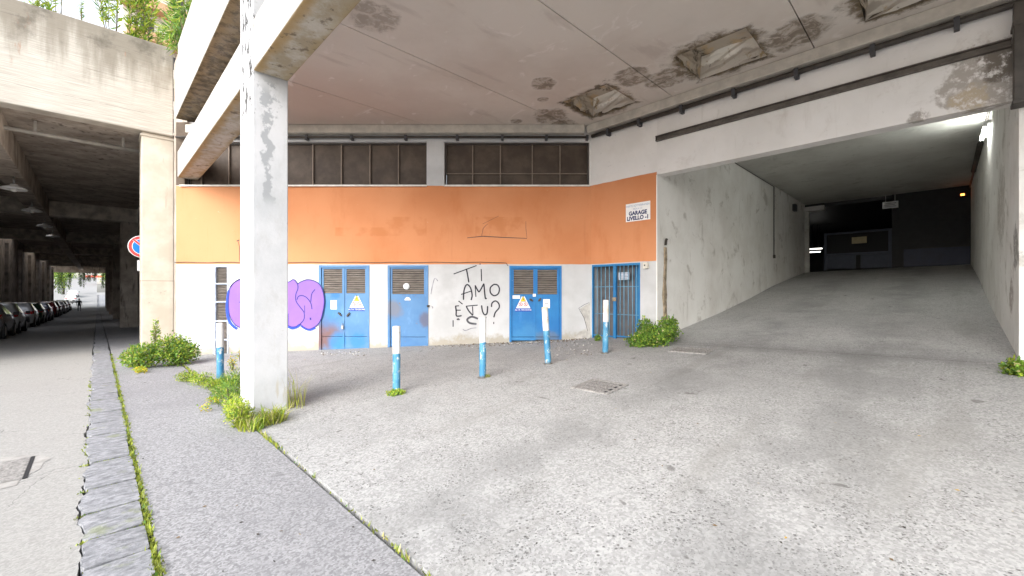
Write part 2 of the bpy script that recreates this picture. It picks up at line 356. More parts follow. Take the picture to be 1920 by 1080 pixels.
def m_pillar():
    g = G('white_peeling_paint', .8, .3)
    n = g.noise(1.6, 6, .62); c = g.mix(g.ss(n, .35, .7), (.57, .57, .58), (.47, .48, .49)); c = g.mix(g.mul(g.ss(g.noise(4, 6, .7, vec=g.frame(1.5, 1.5, .7)), .5, .7), .35), c, (.40, .39, .37))
    sp = g.ss(g.noise(7, 6, .72), .66, .71); c = g.mix(g.mul(sp, .55), c, (.33, .30, .27))
    c = g.mix(g.mul(g.ss(g.noise(3, 5, .6, vec=g.frame(2.4, 2.4, .4)), .63, .7), g.ss(g.Z, 1.4, .3), .7), c, (.45, .41, .33))
    # a long lick of bare grey concrete under the beam, and flaking along the arris
    tm = g.m('ADD', g.T, g.m('MULTIPLY', g.m('SUBTRACT', g.noise(5, 4, .6), .5), .34))
    lick = g.mul(g.band(tm, 1.50, 1.60, .015), g.band(g.Z, 2.75, 4.2, .1), g.ss(g.noise(6, 5, .7), .36, .44))
    lick = g.mx(lick, g.mul(g.band(tm, 1.47, 1.69, .03), g.band(g.Z, 3.8, 4.28, .06), g.ss(g.noise(9, 5, .7), .5, .56)))
    c = g.mix(g.mul(lick, .9), c, (.32, .33, .34))
    ar = g.mul(g.ss(g.m('ADD', g.T, g.m('MULTIPLY', g.m('SUBTRACT', g.noise(8, 5, .7), .5), .2)), 1.43, 1.39), g.ss(g.noise(5, 6, .75, vec=g.frame(2, 2, .8)), .51, .55), g.ss(g.Z, 3.5, 4.1), g.ss(g.W, -6.75, -6.5))
    c = g.mix(ar, c, (.018, .015, .012)); g.bump(g.noise(22, 5, .6), .006, .4); return g.done(c)
def m_beam():
    g = G('white_beam_with_mossy_underside', .85, .25)
    n = g.noise(1.2, 6, .6); c = g.mix(g.ss(n, .35, .7), (.47, .46, .44), (.37, .355, .33))
    c = g.mix(g.mul(g.ss(g.noise(9, 6, .7), .67, .72), .6), c, (.25, .22, .18))
    ar = g.mul(g.ss(g.noise(5, 5, .7, vec=g.frame(2, 2, .8)), .56, .6), g.band(g.W, -6.75, -5.95, .1)); c = g.mix(ar, c, (.018, .015, .012))
    dr = g.ss(g.noise(2.2, 6, .7, vec=g.frame(1, .8, .5)), .54, .7); c = g.mix(g.mul(dr, .5), c, (.22, .20, .17))
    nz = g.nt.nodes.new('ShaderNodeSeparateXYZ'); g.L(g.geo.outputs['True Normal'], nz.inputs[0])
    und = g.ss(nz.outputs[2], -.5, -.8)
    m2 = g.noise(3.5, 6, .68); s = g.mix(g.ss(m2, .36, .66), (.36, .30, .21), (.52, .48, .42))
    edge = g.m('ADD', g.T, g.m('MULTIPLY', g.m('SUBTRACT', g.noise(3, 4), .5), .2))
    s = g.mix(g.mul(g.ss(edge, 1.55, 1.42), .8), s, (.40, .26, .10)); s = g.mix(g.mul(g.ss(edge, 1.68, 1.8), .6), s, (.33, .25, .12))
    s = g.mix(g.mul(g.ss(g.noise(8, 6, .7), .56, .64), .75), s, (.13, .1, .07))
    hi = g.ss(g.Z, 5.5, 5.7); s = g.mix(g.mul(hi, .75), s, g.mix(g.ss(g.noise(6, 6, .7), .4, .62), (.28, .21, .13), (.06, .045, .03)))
    g.bump(g.noise(14, 6, .65), .02, .6); return g.done(g.mix(und, c, s))
HOLES = [(7.10, 8.22, -5.70, -4.60), (7.10, 8.22, -3.26, -2.12), (7.10, 8.22, -.82, .32)]
RIMS = []
def m_ceiling():
    g = G('damp_grey_ceiling', .85, .25); zc = 5.63
    n = g.noise(.6, 5, .6); c = g.mix(g.ss(n, .35, .7), (.62, .57, .515), (.545, .485, .43))
    c = g.mix(g.mul(g.ss(g.W, -7.0, -9.0), .5), c, (.47, .35, .29))
    ef = g.ss(g.noise(1.7, 5, .6, vec=g.frame(1.3, .7, 1), dist=1.6), .60, .68); c = g.mix(g.mul(ef, .5), c, (.74, .69, .66))
    c = g.mix(g.mul(g.ss(g.noise(1.0, 5, .6, vec=g.frame(.6, 2.2, 1)), .58, .7), .35), c, (.35, .29, .26))
    for ha, hb, hc, hd in HOLES:     # damp, crumbling margin round each broken shaft
        du = g.m('SUBTRACT', g.m('ABSOLUTE', g.m('SUBTRACT', g.T, (ha + hb) / 2)), (hb - ha) / 2); dv = g.m('SUBTRACT', g.m('ABSOLUTE', g.m('SUBTRACT', g.W, (hc + hd) / 2)), (hd - hc) / 2)
        dd = g.m('ADD', g.mx(du, dv), g.m('MULTIPLY', g.m('SUBTRACT', g.noise(3.2, 6, .7), .5), .62))
        RIMS.append(g.ss(dd, .12, .0))
    def ring(cc, r, f, sc=2.6, wob=.55):
        nonlocal c
        a = g.blob(cc, r, wob, sc, .22); b = g.blob(cc, r * .84, wob, sc, .3)
        c = g.mix(g.mul(a, g.inv(b), f * .7), c, (.62, .58, .53)); 
        c = g.mix(g.mul(b, g.ss(g.noise(5, 6, .72, dist=.8), .40, .58), f), c, (.11, .085, .06))
        c = g.mix(g.mul(b, .42 * f), c, (.27, .22, .165))
    ring(P(7.7, -5.15, zc), .88, .8, 2.6, .4); ring(P(7.6, -2.75, zc), 1.0, 1.0, 2.4, .5); ring(P(7.85, -1.6, zc), .6, .8); ring(P(7.7, -3.7, zc), .5, .8); ring(P(7.6, -.3, zc), .95, 1.0)
    ring(P(6.2, -5.45, zc), .34, .8, 5.0, .45); ring(P(7.5, -6.35, zc), .55, .7, 4.0); ring(P(8.1, -6.5, zc), .5, .75, 4.0); ring(P(7.1, -7.1, zc), .2, .6, 6.0)
    ring(P(6.7, -5.9, zc), .16, .6, 7.0); ring(P(2.9, -5.9, zc), .5, .45, 3.0); ring(P(7.2, -4.1, zc), .45, .7, 3.5)
    for rm in RIMS: c = g.mix(g.mul(rm, .9), c, g.mix(g.ss(g.noise(7, 6, .7), .4, .62), (.16, .12, .065), (.06, .045, .03)))
    g.bump(g.noise(18, 5, .6), .004, .35); return g.done(c)
def m_shaft():
    g = G('flaking_shaft_plaster', .6, .4)
    n = g.noise(2.6, 6, .7, dist=.5); c = g.mix(g.ss(n, .36, .5), (.09, .07, .05), (.50, .44, .36))
    c = g.mix(g.mul(g.ss(g.noise(3, 4, .6), .5, .62), .7), c, (.55, .40, .22)); g.bump(n, .04, .8); return g.done(c)
def m_blue(name, a, b, rust, thr=.64, spots=()):
    g = G(name, .5, .4)
    n = g.noise(1.9, 5, .6); c = g.mix(g.ss(n, .35, .68), a, b)
    c = g.mix(g.mul(g.ss(g.noise(6, 5, .65, vec=g.scaled((1, 1, .35))), .58, .7), .3), c, tuple(min(1, x * 1.35 + .05) for x in a))
    ch = g.ss(g.noise(8, 6, .75), thr, thr + .03); c = g.mix(g.mul(ch, .85), c, rust)
    for ctr, r, colr, f in spots: c = g.mix(g.mul(g.blob(ctr, r, .5, 4.0, .6), f), c, colr)
    return g.done(c)
def m_mesh():
    g = G('dusty_brown_window_mesh', .6, .35)
    n = g.noise(2, 5, .65); c = g.mix(g.ss(n, .35, .7), (.056, .038, .027), (.11, .08, .058))
    wv = g.m('PINGPONG', g.Z, .012); c = g.mix(g.mul(g.ss(wv, .004, .009), .4), c, (.025, .018, .015)); return g.done(c)
def m_louvre():
    g = G('dusty_metal_slats', .55, .4)
    c = g.mix(g.ss(g.noise(9, 5, .65, vec=g.scaled((.4, 1, 2))), .35, .7), (.23, .20, .175), (.13, .11, .095)); return g.done(c)
def m_bollard():
    g = G('blue_and_white_bollard_paint', .5, .4)
    tc = g.nt.nodes.new('ShaderNodeTexCoord'); sp = g.nt.nodes.new('ShaderNodeSeparateXYZ'); g.L(tc.outputs['Object'], sp.inputs[0]); z = sp.outputs[2]
    ed = g.m('ADD', z, g.m('MULTIPLY', g.m('SUBTRACT', g.noise(14, 4), .5), .05))
    up = g.ss(ed, .585, .592)
    wh = g.mix(g.ss(g.noise(4, 5, .6), .5, .66), (.66, .65, .63), (.56, .50, .38))
    wh = g.mix(g.ss(g.noise(9, 6, .72), .60, .65), wh, (.38, .22, .09)); wh = g.mix(g.mul(g.ss(g.noise(15, 5, .7, vec=g.scaled((1, 1, .4))), .56, .64), .5), wh, (.40, .38, .34))
    bl = g.mix(g.ss(g.noise(5, 5, .6), .4, .65), (.04, .19, .34), (.085, .27, .41))
    bl = g.mix(g.mul(g.ss(g.noise(17, 5, .7, vec=g.scaled((1, 1, .5))), .56, .62), .9), bl, (.52, .55, .55))
    bl = g.mix(g.mul(g.ss(g.noise(9, 5, .7), .64, .69), .8), bl, (.10, .07, .06))
    foot = g.ss(g.m('ADD', z, g.m('MULTIPLY', g.m('SUBTRACT', g.noise(20, 4), .5), .16)), .07, .0); bl = g.mix(g.mul(foot, .8), bl, (.12, .10, .075))
    return g.done(g.mix(up, bl, wh))
def m_leaf(name, c, var=.35):
    g = G(name, .5, .35)
    n = g.noise(5, 3, .6); col = g.mix(g.ss(n, .3, .7), tuple(x * (1 - var) for x in c), tuple(x * (1 + var) for x in c)); g.done(col)
    tr = g.nt.nodes.new('ShaderNodeBsdfTranslucent'); g.L(col, tr.inputs[0]); mixn = g.nt.nodes.new('ShaderNodeMixShader'); mixn.inputs[0].default_value = .35
    out = [q for q in g.nt.nodes if q.type == 'OUTPUT_MATERIAL'][0]
    g.L(g.b.outputs[0], mixn.inputs[1]); g.L(tr.outputs[0], mixn.inputs[2]); g.L(mixn.outputs[0], out.inputs[0]); return g.mat
def m_shaft_light():
    g = G('lit_shaft_plaster', .6, .4)  # street-facing shaft wall, brightened in its colour to look lit
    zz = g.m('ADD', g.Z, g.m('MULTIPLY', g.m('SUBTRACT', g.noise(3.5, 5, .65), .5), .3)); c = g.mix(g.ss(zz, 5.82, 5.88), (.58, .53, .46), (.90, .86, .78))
    c = g.mix(g.mul(g.ss(g.noise(5, 6, .7), .58, .66), .8), c, (.40, .28, .13)); c = g.mix(g.mul(g.ss(g.noise(4, 5, .7), .64, .68), .8), c, (.08, .06, .04)); g.bump(g.noise(6, 5), .03, .7); return g.done(c)
M = dict(shaft_light=m_shaft_light(), sidewalk=m_sidewalk(), fore=m_fore('forecourt_concrete', (.335, .335, .33), (.22, .215, .2)), ramp=m_fore('ramp_concrete', (.44, .43, .405), (.2, .175, .14)), road=m_road(), kerb=m_kerb(),
    soil=plain('dark_gutter_soil', (.045, .04, .035), .95), fascia=m_fascia(), under=m_under(), column=m_column(), wall=m_wall(), pillar=m_pillar(), beam=m_beam(), ceiling=m_ceiling(), shaft=m_shaft(),
    lintel=m_white('smudged_white_lintel', (.76, .735, .715), (.68, .655, .63), (.45, .40, .35), .3, [(P(TC, W_R - .25, 4.5), .55, (.30, .26, .22), .75), (P(TC, W_R - .12, 4.7), .3, (.12, .10, .08), .8), (P(TC, W_R - .45, 4.3), .2, (.5, .40, .26), .6), (P(TC, W_R - .95, 4.14), .14, (.2, .17, .14), .7)]),
    tunnel=m_white('grimy_white_ramp_wall', (.86, .85, .82), (.74, .72, .68), (.40, .37, .32), .6, [(P(TC + 2.5, W_R, 3.0), .8, (.33, .30, .25), .5), (P(TC + .35, W_R, 2.2), .35, (.12, .1, .08), .7), (P(TC + .9, W_R, 1.5), .3, (.25, .2, .16), .7), (P(TC + 6.3, W_L, 1.9), .35, (.85, .84, .81), .8)]),
    tunceil=m_white('grey_ramp_ceiling', (.58, .58, .545), (.48, .47, .44), (.30, .29, .26), .5), cove=plain('beige_cornice_paint', (.52, .48, .42), .8),
    pipe=plain('dark_brown_steel', (.055, .047, .04), .5, .3), mesh=m_mesh(), louvre=m_louvre(), mull=plain('brown_window_frame', (.20, .155, .12), .6), sill=plain('pale_sill', (.72, .70, .66), .8),
    blue1=m_blue('faded_blue_paint', (.10, .235, .42), (.07, .19, .39), (.30, .22, .18), .67, [((-4.72, 10.4, .55), .62, (.17, .075, .055), .9), ((-4.6, 10.4, 1.05), .5, (.02, .17, .42), .6), ((-4.3, 10.4, .35), .3, (.02, .19, .45), .8), ((-3.8, 10.4, .4), .28, (.02, .19, .46), .7), ((-4.35, 10.4, 1.5), .16, (.015, .15, .4), .8)]),
    blue2=m_blue('scuffed_blue_paint', (.09, .215, .41), (.065, .18, .38), (.18, .15, .14), .635, [((-2.93, 10.4, 1.15), .3, (.20, .16, .13), .6), ((-2.1, 10.4, .9), .25, (.13, .075, .065), .6)]),
    blue3=m_blue('strong_blue_paint', (.01, .145, .40), (.015, .19, .46), (.35, .38, .42), .69, [((.35, 10.4, .45), .5, (.07, .25, .46), .45), ((.9, 10.4, .35), .4, (.13, .16, .2), .7)]),
    gate=m_blue('blue_gate_paint', (.014, .145, .35), (.03, .20, .41), (.25, .3, .33), .66), bar=m_blue('weathered_gate_bar', (.10, .27, .42), (.16, .36, .50), (.3, .28, .26), .62),
    bollard=m_bollard(), steel=plain('dull_steel', (.33, .33, .33), .4, .2, 20, .7), black=plain('black_ink', (.025, .025, .03), .7), white=plain('white_enamel', (.82, .82, .82), .4, .04), paper=plain('paper_notice', (.85, .85, .83), .7, .04),
    yellow=plain('warning_yellow', (.85, .62, .03), .5, .05), red=plain('sign_red', (.72, .07, .07), .45, .05), signblue=plain('sign_blue', (.01, .06, .36), .45, .05), brightblue=plain('prohibition_blue', (.01, .22, .75), .45, .05), letters=plain('dark_blue_lettering', (.02, .03, .12), .5, .05),
    violet=plain('violet_spray_paint', (.23, .115, .45), .6, .06, 2), ultrablue=plain('blue_spray_paint', (.012, .06, .60), .6, .1, 3), navy=plain('navy_spray_line', (.02, .018, .17), .6), inkgrey=plain('faded_spray_paint', (.30, .30, .33), .8, .3), spray=plain('black_spray_paint', (.035, .035, .045), .7), haze_ink=plain('soft_grey_overspray', (.52, .52, .56), .8, .2),
    rust=plain('rusty_brown_strip', (.27, .215, .15), .9, .45, 9), peel=plain('bare_grey_render', (.44, .42, .39), .9, .2, 9), dark=plain('dark_interior', (.02, .02, .022), .8), darkgrey=plain('dark_grey_metal', (.06, .06, .065), .6), navypanel=plain('dark_blue_panel', (.02, .026, .06), .5), greyblue=plain('grey_blue_panel', (.055, .065, .095), .6),
    grate=plain('rusty_iron_grate', (.26, .25, .24), .8, .3, 30, .1), patch=plain('grey_cement_patch', (.31, .30, .285), .9, .2, 8), lit=emit('lit_tube', (.97, 1, .95), 32), lit2=emit('far_lit_tube', (1, .97, .9), 1.2), amber=emit('amber_light', (1, .22, .04), 2.5), moss=m_leaf('moss_green', (.22, .26, .05)), 
    leaf_a=m_leaf('fresh_green_leaf', (.20, .33, .045)), leaf_b=m_leaf('yellow_green_leaf', (.36, .42, .045)), leaf_c=m_leaf('deep_green_leaf', (.10, .21, .035)), straw=m_leaf('straw_blade', (.46, .42, .19)), flower=m_leaf('yellow_flower', (.62, .45, .02), .15), stem=plain('plant_stem', (.16, .13, .07), .8), bark=plain('tree_bark', (.10, .08, .06), .9, .3, 12), leaf_d=m_leaf('dark_ivy_leaf', (.035, .07, .02)))

# ------------------------------------------------------------------ ground, road, kerb
b = MB(); b.add([(-900, -300, -1.8), (900, -300, -1.8), (900, 1200, -1.8), (-900, 1200, -1.8)], [(0, 1, 2, 3)]); 
ground = struct(b.build('ground', plain('city_ground', (.25, .245, .235), .95, .1, .1)))
ground.location.z = 0
def grid(name, ts, ws, zf, mat):
    mb = MB(); nt = len(ts); mb.add([P(t, w, zf(t, w)) for w in ws for t in ts], [(j * nt + i, j * nt + i + 1, (j + 1) * nt + i + 1, (j + 1) * nt + i) for j in range(len(ws) - 1) for i in range(nt - 1)], 0, False)
    return struct(mb.build(name, mat))
def rng(a, b, n): return [a + (b - a) * i / n for i in range(n + 1)]
grid('bedding', [-60, -6, -.6, .8, 1.6, 30], [-13, 40], lambda t, w: -.075, M['soil'])
# ragged edge of the road against the kerb stones
random.seed(3)
wk = [40.0]
while wk[-1] > -140:
    wk.append(wk[-1] - (random.uniform(.34, .62) if wk[-1] > -20 else 1.2))
def left_edge(w):
    r = random.Random(int(w * 1000)); return -.10 + r.uniform(-.035, .05)
ws_r = [40, 20, 8] + [4 - .055 * i for i in range(330)] + rng(-14.5, -200, 90)
def redge(w):
    s = .5 * math.sin(w * 3.1) + .3 * math.sin(w * 7.7 + 1) + .25 * math.sin(w * 17.3 + 2) + .2 * math.sin(w * 41 + 1); return -.085 + .030 * s
mb = MB(); cols = [-30, -8, -5, -3.5, -2, -1, -.5]
vsr = []
for w in ws_r:
    vsr += [P(t, w, zroad(w) - .018) for t in cols] + [P(redge(w), w, zroad(w) - .016), P(redge(w) + .004, w, zroad(w) - .09)]
nc = len(cols) + 2
mb.add(vsr, [(j * nc + i, (j + 1) * nc + i, (j + 1) * nc + i + 1, j * nc + i + 1) for j in range(len(ws_r) - 1) for i in range(nc - 1)], 0)
struct(mb.build('road', M['road']))
mb = MB()
for w1, w0 in zip(wk, wk[1:]):
    r = random.Random(int(w0 * 991)); gapw = .012 if w0 > -20 else .02
    a, bb = w0 + gapw, w1 - gapw
    tr = .235 + r.uniform(-.012, .01)
    z0 = zroad((a + bb) / 2); zt = [z0 + r.uniform(-.006, .005) for _ in range(4)]
    k = 9; gl_ = r.choice([.006, .01, .014, .02])
    outline = [(redge(a + (bb - a) * i / k) + gl_ + (.022 if i in (0, k) else r.uniform(-.003, .006)), a + (bb - a) * i / k) for i in range(k + 1)] + [(tr - .012, bb), (tr, bb - .02), (tr, a + .02), (tr - .012, a)]
    n = len(outline)
    top = [P(t, w, z0 + .004 + (zt[0] if t < 0 else zt[1]) - z0) for t, w in outline]; ct = P(.07, (a + bb) / 2, z0 + .008 + r.uniform(-.002, .003))
    sk = [P(t, w, z0 - .1) for t, w in outline]
    mb.add(top + sk + [ct], [(2 * n, (i + 1) % n, i) for i in range(n)] + [(i, (i + 1) % n, n + (i + 1) % n, n + i) for i in range(n)], 0)
struct(mb.build('kerb', M['kerb']))
ws_s = [40, 15, 6, 3, 0] + rng(-2, -14, 12) + rng(-16, -140, 60)
mb = MB(); cs = [(.262, -.09), (.266, .0), (.6, .004), (1.0, .004), (1.30, .0), (1.305, -.06)]
mb.add([P(t, w, zroad(w) + dz) for w in ws_s for t, dz in cs], [(j * 6 + i, (j + 1) * 6 + i, (j + 1) * 6 + i + 1, j * 6 + i + 1) for j in range(len(ws_s) - 1) for i in range(5)])
struct(mb.build('sidewalk', M['sidewalk']))
grid('underpass_footpath', [1.25, 3.0], rng(-13.4, -140, 60), lambda t, w: zroad(w) - .01, M['sidewalk'])
mbf = MB(); tsf = [1.336, 1.340] + rng(1.42, TC - .35, 28); wsf = rng(-13.3, 14, 80)
nt = len(tsf)
mbf.add([P(t, w, zfore(t, w) + (-.07 if i == 0 else .010)) for w in wsf for i, t in enumerate(tsf)], [(j * nt + i, j * nt + i + 1, (j + 1) * nt + i + 1, (j + 1) * nt + i) for j in range(len(wsf) - 1) for i in range(nt - 1)], 0, False)
struct(mbf.build('forecourt', M['fore']))
grid('garage_ramp', rng(TC - .34, TC + 14, 60), rng(WC - 2, 9, 44), lambda t, w: zfore(t, w) + .0102, M['fore'])
# manhole patch in the road
mp = gp(28, 880)
# ------------------------------------------------------------------ the concrete building over the garage
B = empty('garage_building', P(4, -6, 0)); tag(B, 'white and orange concrete building over the garage forecourt and ramp', 'building')
ZC = 5.63
W1L, W1R, W2L, W2R = -8.05, X10(800), X10(833), 1.905
WZ0, WZ1 = 4.20, 5.27
d1 = (X10(598), X10(692.5), -.1, Z10(497.5)); d2 = (X10(727), X10(803), -.1, Z10(497.5)); d3 = (X10(955), X10(1053), -.1, Z10(498.5)); gr = (X10(400.5), X10(428.5), -.1, Z10(498))
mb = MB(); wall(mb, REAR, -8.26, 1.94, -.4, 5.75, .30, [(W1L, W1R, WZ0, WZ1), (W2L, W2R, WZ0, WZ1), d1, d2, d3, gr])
def rp(px, py): return (X10(px), Z10(py))
# cracks, a bit of bare render by the gate, smears
for pts, wd, mi in [([rp(876, 446), rp(905, 443), rp(940, 445), rp(988, 447)], .018, 1), ([rp(903, 443), rp(906, 428), rp(914, 420)], .010, 1), ([rp(988, 446), rp(986, 428), rp(986, 415)], .008, 1), ([rp(905, 420), rp(935, 405)], .008, 1), ([rp(1085, 578), rp(1095, 596), rp(1104, 628)], .012, 1), ([rp(1085, 578), rp(1094, 572), rp(1105, 567)], .010, 1), ([rp(446, 450), rp(449, 462), rp(449, 490)], .014, 1), ([rp(444, 452), rp(449, 450)], .03, 1)]:
    mb.ribbon(pts, wd, REAR, .004, mi, False)
mb.prism([rp(1087, 579), rp(1095, 574), rp(1106, 568), rp(1107, 632), rp(1103, 625), rp(1095, 597)], REAR, -.01, .003, 2)
mb.prism([rp(1078, 634), rp(1084, 624), rp(1096, 618), rp(1106, 622), rp(1107, 640), rp(1080, 640)], REAR, -.01, .006, 2)
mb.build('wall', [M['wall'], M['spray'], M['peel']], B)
GZ0 = zfore(TC, WC + .7) - .02
gate_o = (.035, 1.325, -.1, 2.235)
mb = MB(); wall(mb, GATE, 0, 1.722, -.4, 5.75, .28, [gate_o]); mb.build('wall', M['wall'], B)
mb = MB(); wall(mb, GATE, 1.722, 6.765, 4.12, 5.75, .28); mb.build('lintel', M['lintel'], B, bevel=.003)
mb = MB(); wall(mb, GATE, 6.765, 14, -.4, 5.75, .28); mb.build('wall', M['tunnel'], B)
mb = MB(); mb.fbox(RAMPL, .28, 13.95, -.4, 5.45, -.25, 0); mb.fbox(RAMPL, .0, .28, -.4, 4.12, -.02, 0.003); mb.build('ramp_wall', M['tunnel'], B)
mb = MB(); mb.fbox(RAMPR, .28, 15.0, -.4, 5.45, -.25, 0); mb.build('ramp_wall', M['tunnel'], B)
mb = MB(); mb.tw(TC + .28, TC + 14.2, W_L - .2, W_R + .2, 5.45, 5.6); mb.build('ramp_ceiling', M['tunceil'], B)
# ceiling panels with open joints, and the square shafts broken up through them
WJ = [-13.65, -11.22, -8.79, -6.36, -3.93, -1.5, .93, 3.36, 5.79, 8.22, 10.65]
for wa, wb in zip(WJ, WJ[1:]):
    mb = MB(); a, c = wa + .008, wb - .008
    h = [q for q in HOLES if wa < q[2] < wb]
    t0, t1 = 1.78, TC - .002
    if h:
        ha, hb, hc, hd = h[0]
        mb.tw(t0, ha, a, c, ZC, ZC + .07); mb.tw(hb, t1, a, c, ZC, ZC + .07); mb.tw(ha, hb, a, hc, ZC, ZC + .07); mb.tw(ha, hb, hd, c, ZC, ZC + .07)
    else: mb.tw(t0, t1, a, c, ZC, ZC + .07)
    mb.build('ceiling_panel', M['ceiling'], B)
mb = MB()
for wj in WJ: mb.tw(1.78, TC, wj - .1, wj + .1, ZC + .075, ZC + .14)
mb.build('joint_cover', M['darkgrey'], B)  # added backing strips that keep light from leaking through the joints
for (ha, hb, hc, hd) in HOLES:
    mb = MB(); z0, z1 = ZC + .012, ZC + .42; e = .03; n = 6
    rnd = random.Random(int(hc * 100))
    def face(pa, pb, inset):
        vs = []; 
        for j in range(n + 1):
            for i in range(n + 1):
                q = pa.lerp(pb, i / n); q = Vector((q.x, q.y, z0 + (z1 - z0) * j / n))
                jj = 0 if i in (0, n) else rnd.uniform(-.02, .03); vs.append(q + inset * (jj + .05 * j / n))
        mb.add(vs, [(j * (n + 1) + i, j * (n + 1) + i + 1, (j + 1) * (n + 1) + i + 1, (j + 1) * (n + 1) + i) for j in range(n) for i in range(n)])
    A_, B_, C_, D_ = P(ha, hc), P(hb, hc), P(hb, hd), P(ha, hd)
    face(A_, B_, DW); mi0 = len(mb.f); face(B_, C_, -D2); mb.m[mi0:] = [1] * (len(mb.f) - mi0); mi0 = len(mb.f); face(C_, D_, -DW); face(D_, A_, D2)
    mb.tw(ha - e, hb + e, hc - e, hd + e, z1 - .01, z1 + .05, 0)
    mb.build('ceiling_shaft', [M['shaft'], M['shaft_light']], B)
mb = MB(); mb.tw(1.80, 26, -13.2, 12, 6.15, 7.3); mb.build('roof_slab', M['under'], B)
# cornice along the top of both walls
mb = MB(); mb.fbox(REAR, -7.9, 1.94 - .18, 5.43, ZC - .004, .003, .18); mb.fbox(GATE, .003, 13, 5.43, ZC - .004, .003, .18); mb.build('cornice', M['cove'], B, bevel=.01)
mb = MB(); mb.fbox(REAR, W1L - .1, W1R + .004, WZ0 - .035, WZ0 + .0, .002, .05); mb.fbox(REAR, W2L - .004, W2R, WZ0 - .035, WZ0, .002, .05); mb.build('window_sill', M['sill'], B)
# street side: pillar, the two long beams
mb = MB(); mb.tw(1.387, 1.80, -6.70, -6.06, -.3, 5.9); mb.build('pillar', M['pillar'], B, bevel=.014)
mb = MB(); mb.tw(1.3905, 1.797, -13.05, -6.704, 4.36, 5.0); mb.tw(1.3905, 1.797, -6.056, 13, 4.36, 5.0); mb.build('beam', M['beam'], B, bevel=.02)
mb = MB(); mb.tw(1.383, 1.83, -13.35, 13, 5.88, 7.15); mb.tw(1.43, 1.83, -13.35, 13, 7.15, 7.75); mb.build('parapet_beam', M['beam'], B, bevel=.02)
mb = MB(); mb.tw(1.387, 1.80, 4.2, 4.84, -.3, 5.9); mb.build('pillar', M['pillar'], B, bevel=.014)
mb = MB(); mb.tw(1.62, 1.95, -15.94, -13.36, -.6, 8.3); mb.tw(1.62, 1.75, -13.36, -13.15, -.6, 5.8); mb.build('wall', M['under'], B)
# windows under the cornice
for (a, c, ml, lowbar) in [(W1L, W1R, [X10(p) for p in (372, 424, 476, 530, 583, 637, 691, 745)], None), (W2L, W2R, [X10(p) for p in (885.5, 938, 998.5, 1051)], 1.0)]:
    mb = MB(); f = .035
    mb.fbox(REAR, a, c, WZ0, WZ0 + f, -.14, -.08); mb.fbox(REAR, a, c, WZ1 - f, WZ1, -.14, -.08); mb.fbox(REAR, a, a + f, WZ0 + f, WZ1 - f, -.14, -.08); mb.fbox(REAR, c - f, c, WZ0 + f, WZ1 - f, -.14, -.08)
    win = mb.build('window', M['pipe'], B)
    for m in ml:
        mb = MB(); mb.fbox(REAR, m - .013, m + .013, WZ0 + f, WZ1 - f, -.132, -.095); mb.build('mullion', M['mull'], win)
    if lowbar:
        mb = MB()
        for u0, u1 in zip([a + f] + [q + .014 for q in ml], [q - .014 for q in ml] + [c - f]): mb.fbox(REAR, u0, u1, Z10(323.5) - .009, Z10(323.5) + .009, -.13, -.1)
        mb.build('glazing_bar', M['mull'], win)
    edges = [a + f] + ml + [c - f]
    rnd = random.Random(5)
    for u0, u1 in zip(edges, edges[1:]):
        mb = MB(); tl = rnd.uniform(-.012, .012); mb.hexa([REAR.p(u0 + .001, WZ0 + f, -.17), REAR.p(u1 - .001, WZ0 + f, -.17), REAR.p(u1 - .001, WZ0 + f, -.15 + tl), REAR.p(u0 + .001, WZ0 + f, -.15), REAR.p(u0 + .001, WZ1 - f, -.17), REAR.p(u1 - .001, WZ1 - f, -.17), REAR.p(u1 - .001, WZ1 - f, -.15), REAR.p(u0 + .001, WZ1 - f, -.15 + tl)]); mb.build('window_pane', M['mesh'], win)
# tall ventilation grille
mb = MB(); a, c, z1 = gr[0], gr[1], gr[3]; z0 = .0; f = .03
mb.fbox(REAR, a, a + f + .02, z0, z1, -.09, .012); mb.fbox(REAR, c - f, c, z0, z1, -.09, .012)
zs = [z1 - .02] + [Z10(py) for py in (532, 566, 602, 637)] + [z0 + .02]
for z in zs: mb.fbox(REAR, a + f + .02, c - f, z - .014, z + .014, -.09, .006)
vg = mb.build('ventilation_grille', plain('pale_blue_frame', (.50, .56, .68), .6), B)
for za, zb in zip(zs, zs[1:]):
    mb = MB(); k = 11
    for i in range(k):
        z = zb + .02 + (za - zb - .04) * (i + .5) / k; h = (za - zb - .04) / k * .42
        mb.hexa([REAR.p(a + .052, z - h, -.03), REAR.p(c - .032, z - h, -.03), REAR.p(c - .032, z - h + .006, -.028), REAR.p(a + .052, z - h + .006, -.028), REAR.p(a + .052, z + h - .006, -.07), REAR.p(c - .032, z + h - .006, -.07), REAR.p(c - .032, z + h, -.068), REAR.p(a + .052, z + h, -.068)])
    mb.fbox(REAR, a + .05, c - .03, zb, za, -.2, -.09, 1); mb.build('louvre', [M['louvre'], M['dark']], vg)

